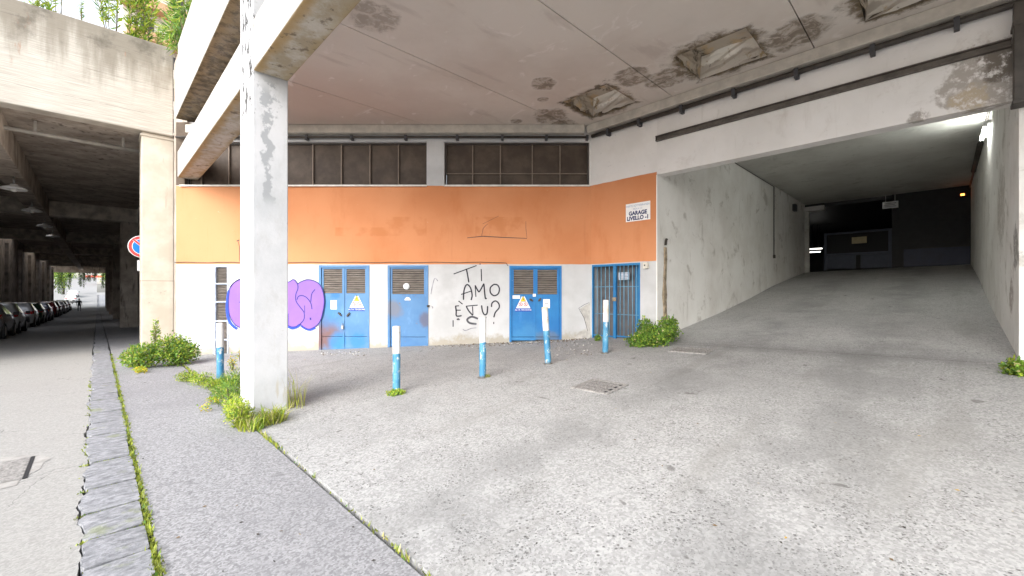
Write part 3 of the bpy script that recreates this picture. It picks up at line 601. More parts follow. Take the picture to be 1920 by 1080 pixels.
def sign_triangle(parent, fr, u, z, w, d, extra=False):
    """white triangular plate: yellow danger triangle above two red prohibition rings, blue strip with white lettering below"""
    mb = MB(); h = w * .82
    mb.prism([(u - w * .5, z), (u + w * .5, z), (u + w * .1, z + h), (u - w * .1, z + h)], fr, d, d + .004, 0)
    mb.prism([(u - w * .2, z + h * .56), (u + w * .2, z + h * .56), (u, z + h * 1.08)], fr, d, d + .006, 4)
    mb.prism([(u - w * .165, z + h * .59), (u + w * .165, z + h * .59), (u, z + h * 1.02)], fr, d + .006, d + .008, 1)
    mb.prism([(u + .01, z + h * .9), (u - .018, z + h * .74), (u - .002, z + h * .74), (u - .01, z + h * .62), (u + .02, z + h * .8), (u + .003, z + h * .8)], fr, d + .008, d + .010, 4)
    for s in (-1, 1):
        c = fr.p(u + s * w * .17, z + h * .33, d + .005); n = 20; r = w * .14
        mb.lathe([(r, 0), (r, .004), (r * .72, .004), (r * .72, 0)], c, n, 2, fr.n)
        mb.ribbon([(u + s * w * .17 - r * .5, z + h * .33 + r * .5), (u + s * w * .17 + r * .5, z + h * .33 - r * .5)], r * .25, fr, d + .0085, 2)
        mb.prism([(u + s * w * .17 - r * .18, z + h * .33 - r * .45), (u + s * w * .17 + r * .18, z + h * .33 - r * .45), (u + s * w * .17 + r * .12, z + h * .33 + r * .45), (u + s * w * .17 - r * .12, z + h * .33 + r * .45)], fr, d + .004, d + .007, 4)
    mb.prism([(u - w * .56, z - w * .23), (u + w * .56, z - w * .23), (u + w * .56, z), (u - w * .56, z)], fr, d, d + .005, 3)
    text(mb, 'ALTA TENSIONE', w * .155, fr, u, z - w * .165, d + .007, 0)
    return mb.build('warning_sign', [M['white'], M['yellow'], M['red'], M['signblue'], M['black']], parent)
def notice(parent, fr, u0, u1, z0, z1, d, lines=True):
    mb = MB(); mb.prism([(u0, z0), (u1, z0), (u1, z1), (u0, z1)], fr, d, d + .003, 0)
    if lines:
        zc = z0 + (z1 - z0) * .55; w = u1 - u0
        mb.fbox(fr, u0 + w * .2, u1 - w * .2, zc - .012, zc + .012, d + .003, d + .004, 1); mb.fbox(fr, u0 + w * .15, u1 - w * .3, zc - .045, zc - .035, d + .003, d + .004, 1)
    return mb.build('notice', [M['paper'], M['inkgrey']], parent)
def handle(parent, u, z, ang, d, l=.11):
    mb = MB(); c, s = math.cos(ang), math.sin(ang); w = .017
    q = [(u - c * l / 2 - s * w, z - s * l / 2 + c * w), (u - c * l / 2 + s * w, z - s * l / 2 - c * w), (u + c * l / 2 + s * w, z + s * l / 2 - c * w), (u + c * l / 2 - s * w, z + s * l / 2 + c * w)]
    mb.prism(q, REAR, d, d + .035); mb.lathe([(.001, .0), (.03, 0), (.03, .012), (.001, .012)], REAR.p(u, z, d - .001), 12, 0, REAR.n)
    return mb.build('handle', M['pipe'], parent)
def louvred_door(spec, zb, zl, nleaf, mat, lab, seam):
    a, c, _, z1 = spec; f = .055
    mb = MB(); mb.fbox(REAR, a, a + f, zb, z1, -.10, .012); mb.fbox(REAR, c - f, c, zb, z1, -.10, .012); mb.fbox(REAR, a + f, c - f, z1 - f, z1, -.10, .010)
    mb.fbox(REAR, a + .01, c - .01, -.3, z1 - .01, -.28, -.20, 1)
    D = mb.build('door', [mat, M['dark']], B); D['label'] = lab
    ua, uc = a + f + .004, c - f - .004; wl = (uc - ua) / nleaf
    for k in range(nleaf):
        l0, l1 = ua + wl * k + (.003 if k else 0), ua + wl * (k + 1) - (.003 if k < nleaf - 1 else 0)
        z0 = zb + (.03 if k == 0 else .05)
        mb = MB(); zt = z1 - f - .004; st = .05
        mb.fbox(REAR, l0, l1, z0, seam - .005, -.045, -.018); mb.fbox(REAR, l0, l1, seam + .005, zl, -.045, -.016)
        mb.fbox(REAR, l0, l0 + st, zl, zt, -.045, -.016); mb.fbox(REAR, l1 - st, l1, zl, zt, -.045, -.016); mb.fbox(REAR, l0 + st, l1 - st, zt - .03, zt, -.045, -.016)
        if k == 0 and nleaf == 2: mb.fbox(REAR, l1 - .035, l1 + .012, z0 + .01, zt - .01, -.016, -.002)
        mb.build('door_leaf', mat, D, bevel=.004)
        mb = MB(); n = 11; la, lb = l0 + st, l1 - st
        for i in range(n):
            z = zl + (zt - .03 - zl) * (i + .5) / n; h = (zt - .03 - zl) / n * .40
            mb.hexa([REAR.p(la, z - h, -.018), REAR.p(lb, z - h, -.018), REAR.p(lb, z - h + .005, -.016), REAR.p(la, z - h + .005, -.016), REAR.p(la, z + h - .005, -.05), REAR.p(lb, z + h - .005, -.05), REAR.p(lb, z + h, -.048), REAR.p(la, z + h, -.048)])
        mb.fbox(REAR, la, lb, zl, zt - .03, -.11, -.09, 1); mb.build('louvre', [M['louvre'], M['dark']], D)
    return D
D1 = louvred_door(d1, Z10(662), Z10(550), 2, M['blue1'], 'faded blue double door with rust red patches and spray paint on its left edge', Z10(631))
handle(D1, X10(637), Z10(589), -.75, -.016); handle(D1, X10(653), Z10(590), .9, -.016)
mb = MB(); mb.fbox(REAR, X10(640.5), X10(644.5), Z10(617), Z10(610), -.002, .03); mb.tube([REAR.p(X10(641.3), Z10(610), .012), REAR.p(X10(641.6), Z10(606), .014), REAR.p(X10(643.4), Z10(606), .014), REAR.p(X10(643.7), Z10(610), .012)], .005, 6); mb.build('padlock', M['steel'], D1)
sign_triangle(D1, REAR, X10(668.5), Z10(577), X10(682) - X10(655), -.016); notice(D1, REAR, X10(619.5), X10(631), Z10(580), Z10(563), -.016)
D2_ = louvred_door(d2, Z10(652.5), Z10(551.5), 1, M['blue2'], 'scuffed single blue door with a white disc on its louvre', Z10(632))
mb = MB(); mb.lathe([(.001, 0), (X10(6) - X10(0), 0), (X10(6) - X10(0), .012), (.001, .013)], REAR.p(X10(762), Z10(537), -.016), 24, 0, REAR.n); mb.build('vent_disc', M['white'], D2_)
mb = MB(); u, z, r = X10(764), Z10(563), .075; mb.prism([(u - r, z)] + [(u + r * math.cos(q * math.pi / 10), z + r * math.sin(q * math.pi / 10)) for q in range(11)], REAR, -.016, -.012, 0); mb.fbox(REAR, u - .035, u + .035, z + .015, z + .03, -.012, -.011, 1); mb.build('notice', [M['paper'], M['inkgrey']], D2_)
mb = MB(); mb.fbox(REAR, X10(801), X10(805), Z10(576), Z10(572), .0, .03); mb.tube([REAR.p(X10(801), Z10(573), .03), REAR.p(X10(806), Z10(573), .035)], .012, 8); mb.build('handle', M['pipe'], D2_)
D3 = louvred_door(d3, Z10(641), Z10(552), 2, M['blue3'], 'bright blue double door with triangular danger sign by the gate', Z10(632))
handle(D3, X10(996), Z10(562.5), -.6, -.016, .10); handle(D3, X10(1012), Z10(562), .9, -.016, .10)
sign_triangle(D3, REAR, X10(981), Z10(578), X10(995) - X10(968), -.016); notice(D3, REAR, X10(1018.5), X10(1031), Z10(578), Z10(561), -.016); notice(D3, REAR, X10(961), X10(975), Z10(560), Z10(554), -.016, False)
mb = MB(); mb.fbox(REAR, X10(999), X10(1004.5), Z10(556), Z10(551), -.004, .02); mb.build('padlock', M['white'], D3)
# barred gate in the orange return wall, a shallow dark recess behind it
a, c, _, z1 = gate_o; zb = zfore(TC, WC + .6)
mb = MB(); f = .035
mb.fbox(GATE, a, a + f, zb - .05, z1, -.05, .008); mb.fbox(GATE, c - f, c, zb, z1, -.05, .012); mb.fbox(GATE, a + f, c - f, z1 - .05, z1, -.05, .006); mb.fbox(GATE, .64, .71, zb + .02, z1 - .05, -.045, .02); mb.fbox(GATE, a + f, .64, zb + .04, zb + .07, -.04, -.01); mb.fbox(GATE, .71, c - f, zb + .06, zb + .09, -.04, -.01)
GT_ = mb.build('gate', M['gate'], B); GT_['label'] = 'blue barred gate with central post'
mb = MB()
for u in (.17, .28, .40, .51): mb.tube([GATE.p(u, zb + .07, -.025), GATE.p(u, z1 - .05, -.025)], .009, 8)
for u in (.80, .90, 1.01, 1.12, 1.22): mb.tube([GATE.p(u, zb + .09, -.025), GATE.p(u, z1 - .05, -.025)], .009, 8)
mb.build('bars', M['bar'], GT_)
for z in (1.70, 1.05):
    for q0, q1 in ((a + f, .64), (.71, c - f)): mb = MB(); mb.fbox(GATE, q0, q1, z - .006, z + .006, -.045, -.036); mb.build('crossbar', M['bar'], GT_)
mb = MB(); mb.fbox(GATE, a, 1.05, -.3, z1, -.30, -.27, 0); mb.fbox(GATE, 1.05, c, -.3, z1, -.30, -.26, 1); mb.build('gate_backing', [plain('grey_gate_sheet', (.12, .115, .12), .6, .2, 4), M['gate']], GT_)
mb = MB(); mb.fbox(GATE, .74, 1.02, 1.86, 2.03, -.06, -.055, 0)
for k, z in enumerate((2.0, 1.965, 1.93, 1.895)): mb.fbox(GATE, .77, 1.0 - .04 * (k % 2), z - .006, z + .006, -.055, -.054, 1)
mb.build('notice', [plain('faded_notice', (.5, .54, .62), .6), M['inkgrey']], GT_)
mb = MB(); mb.fbox(GATE, .64, .73, 1.36, 1.45, .02, .05); mb.build('lock_box', M['rust'], GT_)
# lettering sprayed on the wall, and the violet throw-up
def zoomed(ox, oy, s): return lambda x, y: (X10(ox + x / s), Z10(oy + y / s))
q = zoomed(790, 485, 1389 / 180.0)
mb = MB(); S = lambda *p: [q(x, y) for x, y in p]
gw = .034
for st in [S((468, 222), (800, 100)), S((652, 145), (672, 250), (688, 345)), S((866, 150), (872, 325)), S((850, 68), (850, 88)), S((610, 595), (615, 480), (640, 395), (675, 378), (715, 430), (735, 530), (720, 600)), S((575, 518), (725, 468)), S((790, 552), (778, 385)), S((778, 385), (820, 465), (845, 470), (905, 360)), S((905, 360), (920, 530), (930, 578), (945, 570)),
           S((1040, 378), (1000, 420), (1000, 490), (1050, 535), (1110, 510), (1130, 440), (1105, 385), (1060, 372), (1030, 385)), S((538, 612), (598, 658)), S((492, 685), (545, 682)), S((495, 685), (505, 760), (510, 828), (585, 825)), S((500, 745), (570, 745)), S((645, 688), (815, 672)), S((650, 690), (690, 760), (745, 820)), S((740, 690), (748, 815)), S((872, 675), (885, 760), (915, 810), (950, 790), (960, 685)),
           S((1015, 700), (1025, 640), (1075, 612), (1120, 650), (1125, 710), (1070, 780), (1050, 850)), S((1048, 915), (1048, 945)), S((460, 890), (460, 985)), S((515, 885), (535, 870), (550, 890)), S((935, 840), (925, 880), (930, 915))]:
    mb.ribbon(st, gw, REAR, .006, 0)
tg = mb.build('graffiti', M['spray'], B); tg['label'] = 'black sprayed words TI AMO È TU?'; mb = MB()
for st in [S((820, 870), (730, 840), (665, 880), (700, 930), (800, 945))]: mb.ribbon(st, .05, REAR, .005, 0)
tg = mb.build('graffiti', plain('thin_black_spray', (.10, .10, .115), .8, .3), B); tg['label'] = 'blurred black S below the words'; mb = MB()
for st in [S((140, 515), (160, 400), (195, 285), (240, 325)), S((150, 690), (165, 700), (160, 720)), S((600, 1020), (640, 1040), (720, 1010), (800, 1000))]: mb = MB(); mb.ribbon(st, .022, REAR, .005, 0); tg = mb.build('graffiti', M['inkgrey'], B); tg['label'] = 'faded grey scrawl'
q = zoomed(390, 490, 1728 / 240.0)
fill = [(440, 240), (360, 285), (305, 355), (285, 470), (282, 600), (295, 720), (350, 830), (420, 885), (520, 900), (640, 880), (740, 905), (860, 890), (960, 880), (1085, 870), (1130, 885), (1190, 880), (1245, 850), (1300, 890), (1370, 915), (1450, 880), (1510, 820), (1550, 700), (1572, 560), (1560, 430), (1520, 325), (1450, 270), (1350, 248), (1260, 275), (1215, 300), (1180, 258), (1145, 248), (1085, 280), (980, 250), (860, 262), (760, 245), (620, 262), (520, 240)]
mb = MB(); mb.prism([q(*p) for p in fill], REAR, .001, .0145, 0); pg = mb.build('graffiti', M['violet'], B); pg['label'] = 'violet bubble letters with blue shadow'
mb = MB(); S = lambda *p: [q(x, y) for x, y in p]
cl = fill + fill[:3]
for st in [S(*cl), S((1215, 300), (1218, 370), (1190, 450), (1195, 540), (1250, 620), (1300, 690), (1300, 780), (1245, 850)), S((1205, 520), (1225, 475), (1270, 462), (1330, 485), (1390, 560), (1408, 645)), S((1450, 378), (1405, 440), (1392, 545)), S((1308, 595), (1310, 690)), S((1088, 705), (1085, 880)), S((760, 245), (780, 400), (740, 560), (760, 905)), S((980, 250), (960, 420), (1000, 600), (960, 880)), S((425, 555), (470, 530))]: mb.ribbon(st, .022, REAR, .0165, 0)
mb.ribbon(S((1385, 760), (1390, 790)), .05, REAR, .0165, 0, False); mb.build('outline', M['navy'], pg)
mb = MB()
for st, w in [(S((285, 390), (268, 520), (262, 660), (285, 790), (330, 860), (395, 910)), .062), (S((1085, 885), (1140, 905), (1195, 890), (1245, 855)), .05), (S((1262, 870), (1310, 905), (1375, 925), (1450, 895)), .045)]: mb.ribbon(st, w, REAR, .0155, 0); mb.build('blue_shadow', M['ultrablue'], pg); mb = MB()
# far end of the ramp: steel partition, office window, dark garage beyond
TE = TC + 14.0; ZE = zfore(TC + 14, -2) + .012
END = Frame(P(TE, W_L), DW, -D2); EW = W_R - W_L
def ep(px, py): return on_frame(END, px, py)
ul, zt = ep(1509, 398); ur = ep(1518, 400)[0]
mb = MB(); mb.fbox(END, .0, .16, ZE - .2, ep(1510, 398)[1], -.1, .06); mb.build('post', M['tunceil'], B)
h0, h1 = ep(1505, 398), ep(1546, 385)
mb = MB(); mb.fbox(END, .0, h1[0], h0[1], h1[1], -.3, .1); mb.build('roller_box', M['lintel'], B)
x1 = ep(1672, 470)[0]; x0 = ep(1545, 470)[0]
PM = [plain('sooty_partition', (.035, .034, .036), .7), M['navypanel']]
mb = MB(); mb.fbox(END, -.3, x0, h1[1], 5.5, -.1, -.03, 0); mb.build('transom', PM, B)
mb = MB(); mb.fbox(END, x1, EW + .4, ZE - .2, 5.5, -.1, -.02, 0)# x0, h1[1], 5.5, -.1, -.03, 0)
mb.fbox(END, x1 + .35, EW - .02, ZE + .05, ep(1750, 465)[1], -.02, .01, 1)
mb.build('partition', PM, B)
w0, w1 = ep(1560, 478), ep(1668, 432)
mb = MB(); fr_ = .07
mb.fbox(END, x0, x0 + .1, ZE, w1[1] + .08, -.08, .02); mb.fbox(END, x1 - .1, x1, ZE, w1[1] + .08, -.08, .03); mb.fbox(END, x0 + .1, x1 - .1, w1[1], w1[1] + .08, -.08, .02); mb.fbox(END, x0 + .1, x1 - .1, w0[1] - .05, w0[1] + .05, -.08, .02)
OW = mb.build('window', M['greyblue'], B)
mb = MB(); xm = ep(1609, 490)[0]
mb.fbox(END, x0 + .11, xm - .08, ZE + .05, w0[1] - .06, -.06, -.01, 0); mb.fbox(END, xm + .08, x1 - .11, ZE + .05, w0[1] - .06, -.06, -.01, 0); mb.fbox(END, xm - .075, xm + .075, ZE, w0[1] - .055, -.05, -.03, 1); mb.build('lower_panel', [M['greyblue'], M['dark']], OW)
gl = G('office_glass', .5, .15); gm = gl.done((.012, .012, .014))
mb = MB(); mb.fbox(END, x0 + .1, x1 - .1, w0[1] + .05, w1[1], -.05, -.035); mb.build('window_pane', gm, OW)
mb = MB(); p0, p1 = ep(1597, 457), ep(1625, 443); mb.fbox(END, p0[0], p1[0], p0[1], p1[1], -.034, -.025); mb.build('notice', plain('yellowed_notice', (.42, .36, .22), .7), OW)
mb = MB(); mb.tw(TE + .05, TE + 20, W_L - 8, W_R + 4, ZE - .35, ZE - .05, 0); mb.tw(TE + .11, TE + 20, W_L - 8, W_R + 4, 5.3, 5.5, 0); mb.tw(TE + 20, TE + 20.3, W_L - 8, W_R + 4, ZE - .3, 5.5, 0); mb.tw(TE + .11, TE + 20, W_L - 8.2, W_L - 8, ZE - .3, 5.5, 0); mb.tw(TE + .11, TE + 20, W_R + 4, W_R + 4.2, ZE - .3, 5.5, 0); mb.tw(TE + .05, TE + .2, W_L - 8, W_L - .3, ZE - .3, 5.5, 0)
mb.build('garage_hall', plain('dark_garage_hall', (.05, .05, .052), .5), B)
# ------------------------------------------------------------------ services and signs fixed to the building
pb = P(TC - .2, WC + 1, 5.36); PI_ = empty('wall_pipe', pb); tag(PI_, 'dark pipe running under the cornice along both walls', 'pipe')
mb = MB(); zp = 5.355
mb.tube([REAR.p(-8.2, zp, .075), REAR.p(1.94 - .11, zp, .075)], .032, 10); mb.build('pipe', M['pipe'], PI_)
mb = MB(); mb.tube([GATE.p(.09, zp, .085), GATE.p(13, zp, .085)], .045, 12); mb.build('pipe', M['pipe'], PI_)
for px in (495, 578, 662, 762, 858, 942, 1024, 1100):
    mb = MB(); u = X10(px); mb.fbox(REAR, u - .03, u + .03, zp - .07, zp + .045, .003, .12); mb.build('pipe_clip', M['darkgrey'], PI_)
for u in (.55, 1.35, 2.3, 3.3, 4.3, 5.3, 6.2):
    mb = MB(); mb.fbox(GATE, u - .03, u + .03, zp - .10, zp + .055, .003, .14); mb.build('pipe_clip', M['darkgrey'], PI_)
mb = MB(); mb.fbox(GATE, 6.70, 6.86, 4.05, 5.30, .12, .26); mb.fbox(GATE, 6.69, 6.87, 4.0, 4.06, .003, .27); mb.fbox(GATE, 6.69, 6.87, 5.0, 5.06, .003, .27); tag(mb.build('cable_duct', M['pipe'], bevel=.01), 'dark vertical duct at the right end of the lintel', 'duct')
mb = MB(); zc = 4.885
mb.fbox(GATE, 1.72, 6.70, zc - .055, zc - .04, .003, .08); mb.fbox(GATE, 1.72, 6.70, zc + .04, zc + .055, .003, .08); mb.fbox(GATE, 1.72, 6.70, zc - .04, zc + .04, .003, .03); mb.fbox(GATE, 1.725, 1.74, zc - .04, zc + .04, .03, .08)
tag(mb.build('steel_channel', plain('brown_steel_channel', (.10, .085, .072), .6, .3)), 'brown steel channel bolted across the white lintel above the ramp', 'rail')
mb = MB(); pts = []
for i in range(30):
    px = 328 + (943 - 328) * i / 29; pts.append(REAR.p(X10(px), 2.30 + .008 * math.sin(i * 1.7), .012))
pts += [REAR.p(X10(949), 2.285, .012), REAR.p(X10(952), 2.22, .012)]
mb.tube(pts, .007, 6); tag(mb.build('cable', M['pipe']), 'thin black cable stapled along the foot of the orange band', 'cable')
# garage sign
def gpt(px, py): return on_frame(GATE, px, py)
a, c = gpt(1174, 384), gpt(1219.5, 412)
mb = MB(); u0, u1 = a[0], c[0]; z0, z1 = gpt(1196, 414)[1], gpt(1196, 380)[1]; uc, w, h = (u0 + u1) / 2, u1 - u0, z1 - z0
mb.prism([(u0, z0), (u1, z0), (u1, z1), (u0, z1)], GATE, .003, .012, 0)
text(mb, 'PARTE SOTTERRANEA', h * .155, GATE, uc, z0 + h * .80, .0135, 2, xs=.92); text(mb, 'ISOLA C1', h * .14, GATE, uc, z0 + h * .63, .0135, 2, xs=.95)
text(mb, 'GARAGE', h * .30, GATE, uc, z0 + h * .345, .0135, 1, xs=.93, bold=.006); text(mb, 'LIVELLO -1', h * .30, GATE, uc, z0 + h * .07, .0135, 1, xs=.93, bold=.006)
tag(mb.build('garage_sign', [M['white'], M['letters'], plain('faded_blue_lettering', (.25, .33, .5), .5, .1)]), 'white GARAGE LIVELLO -1 sign on the orange return wall', 'sign')
mb = MB(); u, z = gpt(1212.5, 498); mb.fbox(GATE, u - .055, u + .055, z - .065, z + .065, .003, .07, 0); mb.lathe([(.001, .0), (.018, 0), (.018, .006), (.001, .007)], GATE.p(u - .01, z + .005, .07), 10, 1, GATE.n)
tag(mb.build('bell_box', [plain('beige_plastic_box', (.62, .58, .50), .5), M['black']], bevel=.006), 'small beige call box on the white wall right of the barred gate', 'box')
# rusty guard at the corner of the ramp wall
rnd = random.Random(11); mb = MB(); n = 16; vs = []
for i in range(n + 1):
    f = i / n; z = .45 + 2.12 * f; wl = (.10 - .055 * f) * (1 + rnd.uniform(-.25, .25)); cc = .34 + .02 * math.sin(f * 9) 
    vs += [RAMPL.p(cc - wl, z, .002), RAMPL.p(cc - wl * .8, z, .03), RAMPL.p(cc + wl * .8, z, .03 + rnd.uniform(0, .012)), RAMPL.p(cc + wl, z, .002)]
mb.add(vs, [(i * 4 + k, i * 4 + k + 1, i * 4 + k + 5, i * 4 + k + 4) for i in range(n) for k in range(3)]); e = RAMPL.p(.34, 2.62, .03); mb.tube([e, e + Vector((.0, -.03, .1)), e + Vector((.01, -.05, .13))], .03, 8, 1)
tag(mb.build('corner_guard', [M['rust'], M['pipe']]), 'rusty brown strip up the corner of the white ramp wall', 'corner guard')
# cable drop and small box on the left ramp wall
mb = MB(); u, z = on_frame(RAMPL, 1450, 360); mb.tube([RAMPL.p(.5, 5.40, .02), RAMPL.p(u - .02, 5.40, .02)], .014, 6); u2, z2 = on_frame(RAMPL, 1450, 478)
mb.tube([RAMPL.p(u, 5.40, .02), RAMPL.p(u, z2, .02)], .018, 6); mb.fbox(RAMPL, u - .06, u + .06, z2 - .12, z2, .003, .06); tag(mb.build('conduit', M['pipe']), 'dark conduit dropping down the left wall of the ramp', 'conduit')
mb = MB(); u, z = on_frame(RAMPL, 1487, 390); mb.fbox(RAMPL, u - .15, u + .15, z - .14, z + .14, .003, .12); tag(mb.build('junction_box', M['darkgrey'], bevel=.01), 'dark box high on the far end of the left ramp wall', 'box')
# tube lamps
def tube_lamp(fr, u, z, l, lab, mat):
    base = fr.p(u, z, .0); e = empty('tube_lamp', base); tag(e, lab, 'lamp')
    mb = MB(); mb.fbox(fr, u - l / 2, u + l / 2, z - .035, z + .035, .003, .06); mb.fbox(fr, u - l / 2 - .01, u - l / 2 + .04, z - .09, z + .02, .06, .12); mb.fbox(fr, u + l / 2 - .04, u + l / 2 + .01, z - .09, z + .02, .06, .12); mb.build('lamp_housing', M['white'], e)
    mb = MB(); mb.tube([fr.p(u - l / 2 + .045, z - .03, .09), fr.p(u + l / 2 - .045, z - .03, .09)], .022, 10); mb.build('tube', mat, e)
ul = on_frame(RAMPR, 1855, 243); tube_lamp(RAMPR, 5.0, 5.08, 1.2, 'lit tube lamp high on the right wall of the ramp', M['lit'])
mb = MB(); mb.tube([RAMPR.p(.4, 5.36, .03), RAMPR.p(14.6, 5.36, .03)], .025, 8); mb.tube([RAMPR.p(7.0, 5.27, .05), RAMPR.p(10.5, 5.27, .05)], .06, 8); tag(mb.build('conduit', M['pipe']), 'dark conduit along the top of the right ramp wall', 'conduit')
e = P(TE - .15, W_R - .05, ep(1812, 366)[1]); mb = MB(); mb.tw(TE - .2, TE - .1, W_R - .30, W_R - .06, e.z - .07, e.z + .07, 0); mb.tw(TE - .21, TE - .2, W_R - .26, W_R - .16, e.z - .03, e.z + .04, 1); tag(mb.build('warning_light', [M['dark'], M['amber']]), 'small amber light at the far right end of the ramp', 'light')
s0, s1 = ep(1655, 393), ep(1685, 377); mb = MB(); mb.fbox(END, s0[0], s1[0], s0[1], s1[1], .12, .15, 0)
for k, f in enumerate((.72, .5, .28)): mb.fbox(END, s0[0] + .06, s1[0] - .06 - .05 * (k % 2), s0[1] + (s1[1] - s0[1]) * f - .012, s0[1] + (s1[1] - s0[1]) * f + .012, .15, .152, 1)
mb.tube([END.p(s0[0] + .1, s1[1], .135), END.p(s0[0] + .1, 5.45, .135)], .008, 6); mb.tube([END.p(s1[0] - .1, s1[1], .135), END.p(s1[0] - .1, 5.45, .135)], .008, 6)
tag(mb.build('hanging_sign', [M['white'], M['inkgrey']]), 'white sign hanging from the ceiling at the far end of the ramp', 'sign')
HALL = Frame(P(TE + 6, W_L), DW, -D2)
for (pa, pb_, py, lab) in [(1550, 1571, 410, 'lit strip light above the office window inside the dark garage'), (1518, 1541, 467, 'upper lit strip light inside the doorway of the dark garage'), (1516, 1538, 473, 'lower lit strip light inside the doorway of the dark garage')]:
    q0, q1 = on_frame(HALL, pa, py), on_frame(HALL, pb_, py); mb = MB(); mb.fbox(HALL, q0[0], q1[0], q0[1] - .025, q0[1] + .025, -.1, 0)
    for u in (q0[0] + .1, q1[0] - .14): mb.fbox(HALL, u, u + .03, q0[1] + .041, 5.28, -.07, -.04, 1)
    tag(mb.build('strip_light', [M['lit2'], M['dark']]), lab, 'lamp')
# ------------------------------------------------------------------ bollards
bol = [((413, 717), (411, 605), 'leftmost blue and white bollard standing in the weeds'), ((450.5, 722), (449, 612), 'blue and white bollard half hidden behind the big pillar'), ((743.5, 737), (743, 611), 'blue and white bollard with a weed tuft at its foot'), ((905, 709), (902, 594), 'blue and white bollard standing in front of the black graffiti words'), ((1028, 683), (1022, 575), 'leaning blue and white bollard in front of the bright blue door'), ((1135, 663), (1136, 562), 'blue and rust stained white bollard in front of the barred gate')]
proto = None
for i, ((bx, by), (tx, ty), lab) in enumerate(bol):
    g0 = gp(bx, by)
    if i == 1: g0 = P(1.72, -8.0, .02)
    h = (by - ty) / 793.0 * g0.y; r = .055
    if proto is None:
        mb = MB(); mb.lathe([(r, -.3), (r, .985), (r * .93, .995), (r * .2, 1.0), (.001, 1.0)], (0, 0, 0), 20); o = mb.build('bollard', M['bollard'], loc=(0, 0, 0)); proto = o; P_ = o
        mb = MB(); rf = random.Random(9); k = 14; ring = [rf.uniform(.075, .125) for _ in range(k)]
        mb.add([(math.cos(a * 6.283 / k) * ring[a], math.sin(a * 6.283 / k) * ring[a], -.012) for a in range(k)] + [(math.cos(a * 6.283 / k) * ring[a] * .8, math.sin(a * 6.283 / k) * ring[a] * .8, .012) for a in range(k)] + [(math.cos(a * 6.283 / k) * .053, math.sin(a * 6.283 / k) * .053, .02) for a in range(k)], [(a, (a + 1) % k, k + (a + 1) % k, k + a) for a in range(k)] + [(k + a, k + (a + 1) % k, 2 * k + (a + 1) % k, 2 * k + a) for a in range(k)])
        ft = mb.build('footing', plain('broken_footing', (.13, .115, .095), .95, .35, 25), loc=(0, 0, 0)); ft.parent = o
    else:
        o = proto.copy(); COL.objects.link(o); fc = ft.copy(); COL.objects.link(fc); fc.parent = o
    o.location = g0; o.scale = (1, 1, h / 1.0); o.rotation_euler = (0, 0, i * 1.3)
    if i == 4: o.rotation_euler = (0, R(-3.6), 0)
    if i == 5: o.rotation_euler = (0, R(.8), 0)
    o['base'] = tuple(g0); tag(o, lab, 'bollard', 'blue and white bollards along the forecourt')
# ------------------------------------------------------------------ drains, manhole, debris
def grate(c, nx, ny, u, v, lab, name='drain_grate'):
    n = u.cross(v).normalized(); e = empty(name, c); tag(e, lab, 'drain')
    def bx(mb, a0, a1, b0, b1, z0, z1, mi=0): mb.hexa([c + u * a + v * b_ + n * z for z in (z0, z1) for a, b_ in ((a0, b0), (a1, b0), (a1, b1), (a0, b1))], mi)
    mb = MB(); bx(mb, -nx, nx, -ny, -ny + .04, -.02, .016); bx(mb, -nx, nx, ny - .04, ny, -.02, .016); bx(mb, -nx, -nx + .04, -ny + .04, ny - .04, -.02, .016); bx(mb, nx - .04, nx, -ny + .04, ny - .04, -.02, .016); bx(mb, -nx + .02, nx - .02, -ny + .02, ny - .02, -.02, .004, 1); mb.build('frame', [M['grate'], M['dark']], e)
    mb = MB(); k = int((nx * 2 - .08) / .05)
    for i in range(k): a = -nx + .05 + i * .05; bx(mb, a, a + .03, -ny + .045, ny - .045, .004, .013)
    for i in range(1, 4): b_ = -ny + 2 * ny * i / 4; bx(mb, -nx + .045, nx - .045, b_ - .012, b_ + .012, .005, .0125)
    mb.build('grille', M['grate'], e)
def tang(q):
    t, w = q.dot(D2), q.dot(DW); e = .3
    u = (P(t, w + e, zfore(t, w + e)) - P(t, w - e, zfore(t, w - e))).normalized(); v = (P(t + e, w, zfore(t + e, w)) - P(t - e, w, zfore(t - e, w))).normalized(); return u, v
def onfore(q): t, w = q.dot(D2), q.dot(DW); return P(t, w, zfore(t, w) + .014)
c = onfore(gp(1124, 727)); grate(c, .29, .26, *tang(c), 'iron drain grate in the open concrete forecourt'); c = onfore(gp(1296, 659)); grate(c, .33, .22, *tang(c), 'iron drain grate beside the green bush at the ramp foot')
c = gp(56, 872) - D2 * .36; c.z = -.016
mb = MB(); rnd = random.Random(4); pts = [(c + D2 * (.52 * math.cos(k * .314) + rnd.uniform(-.06, .06)) * .9 + DW * (.62 * math.sin(k * .314) + rnd.uniform(-.06, .06)) * .9) for k in range(20)]
mb.add([q + UP * .0015 for q in pts], [tuple(range(20))]); struct(mb.build('road_patch', M['patch']))
mb = MB(); hx = .34
mb.hexa([c + D2 * a + DW * b_ + UP * z for z in (-.01, .006) for a, b_ in ((-hx, -hx), (hx, -hx), (hx, hx), (-hx, hx))], 0)
for i in range(14):
    for j in range(14):
        a, b_ = -.30 + i * .046, -.30 + j * .046; mb.hexa([c + D2 * x + DW * y + UP * z for z in (.006, .010) for x, y in ((a, b_), (a + .026, b_ + .008), (a + .030, b_ + .024), (a + .004, b_ + .016))], 0)
mb.hexa([c + D2 * a + DW * b_ + UP * z for z in (.001, .004) for a, b_ in ((hx + .004, -hx), (hx + .03, -hx), (hx + .03, hx), (hx + .004, hx))], 1)
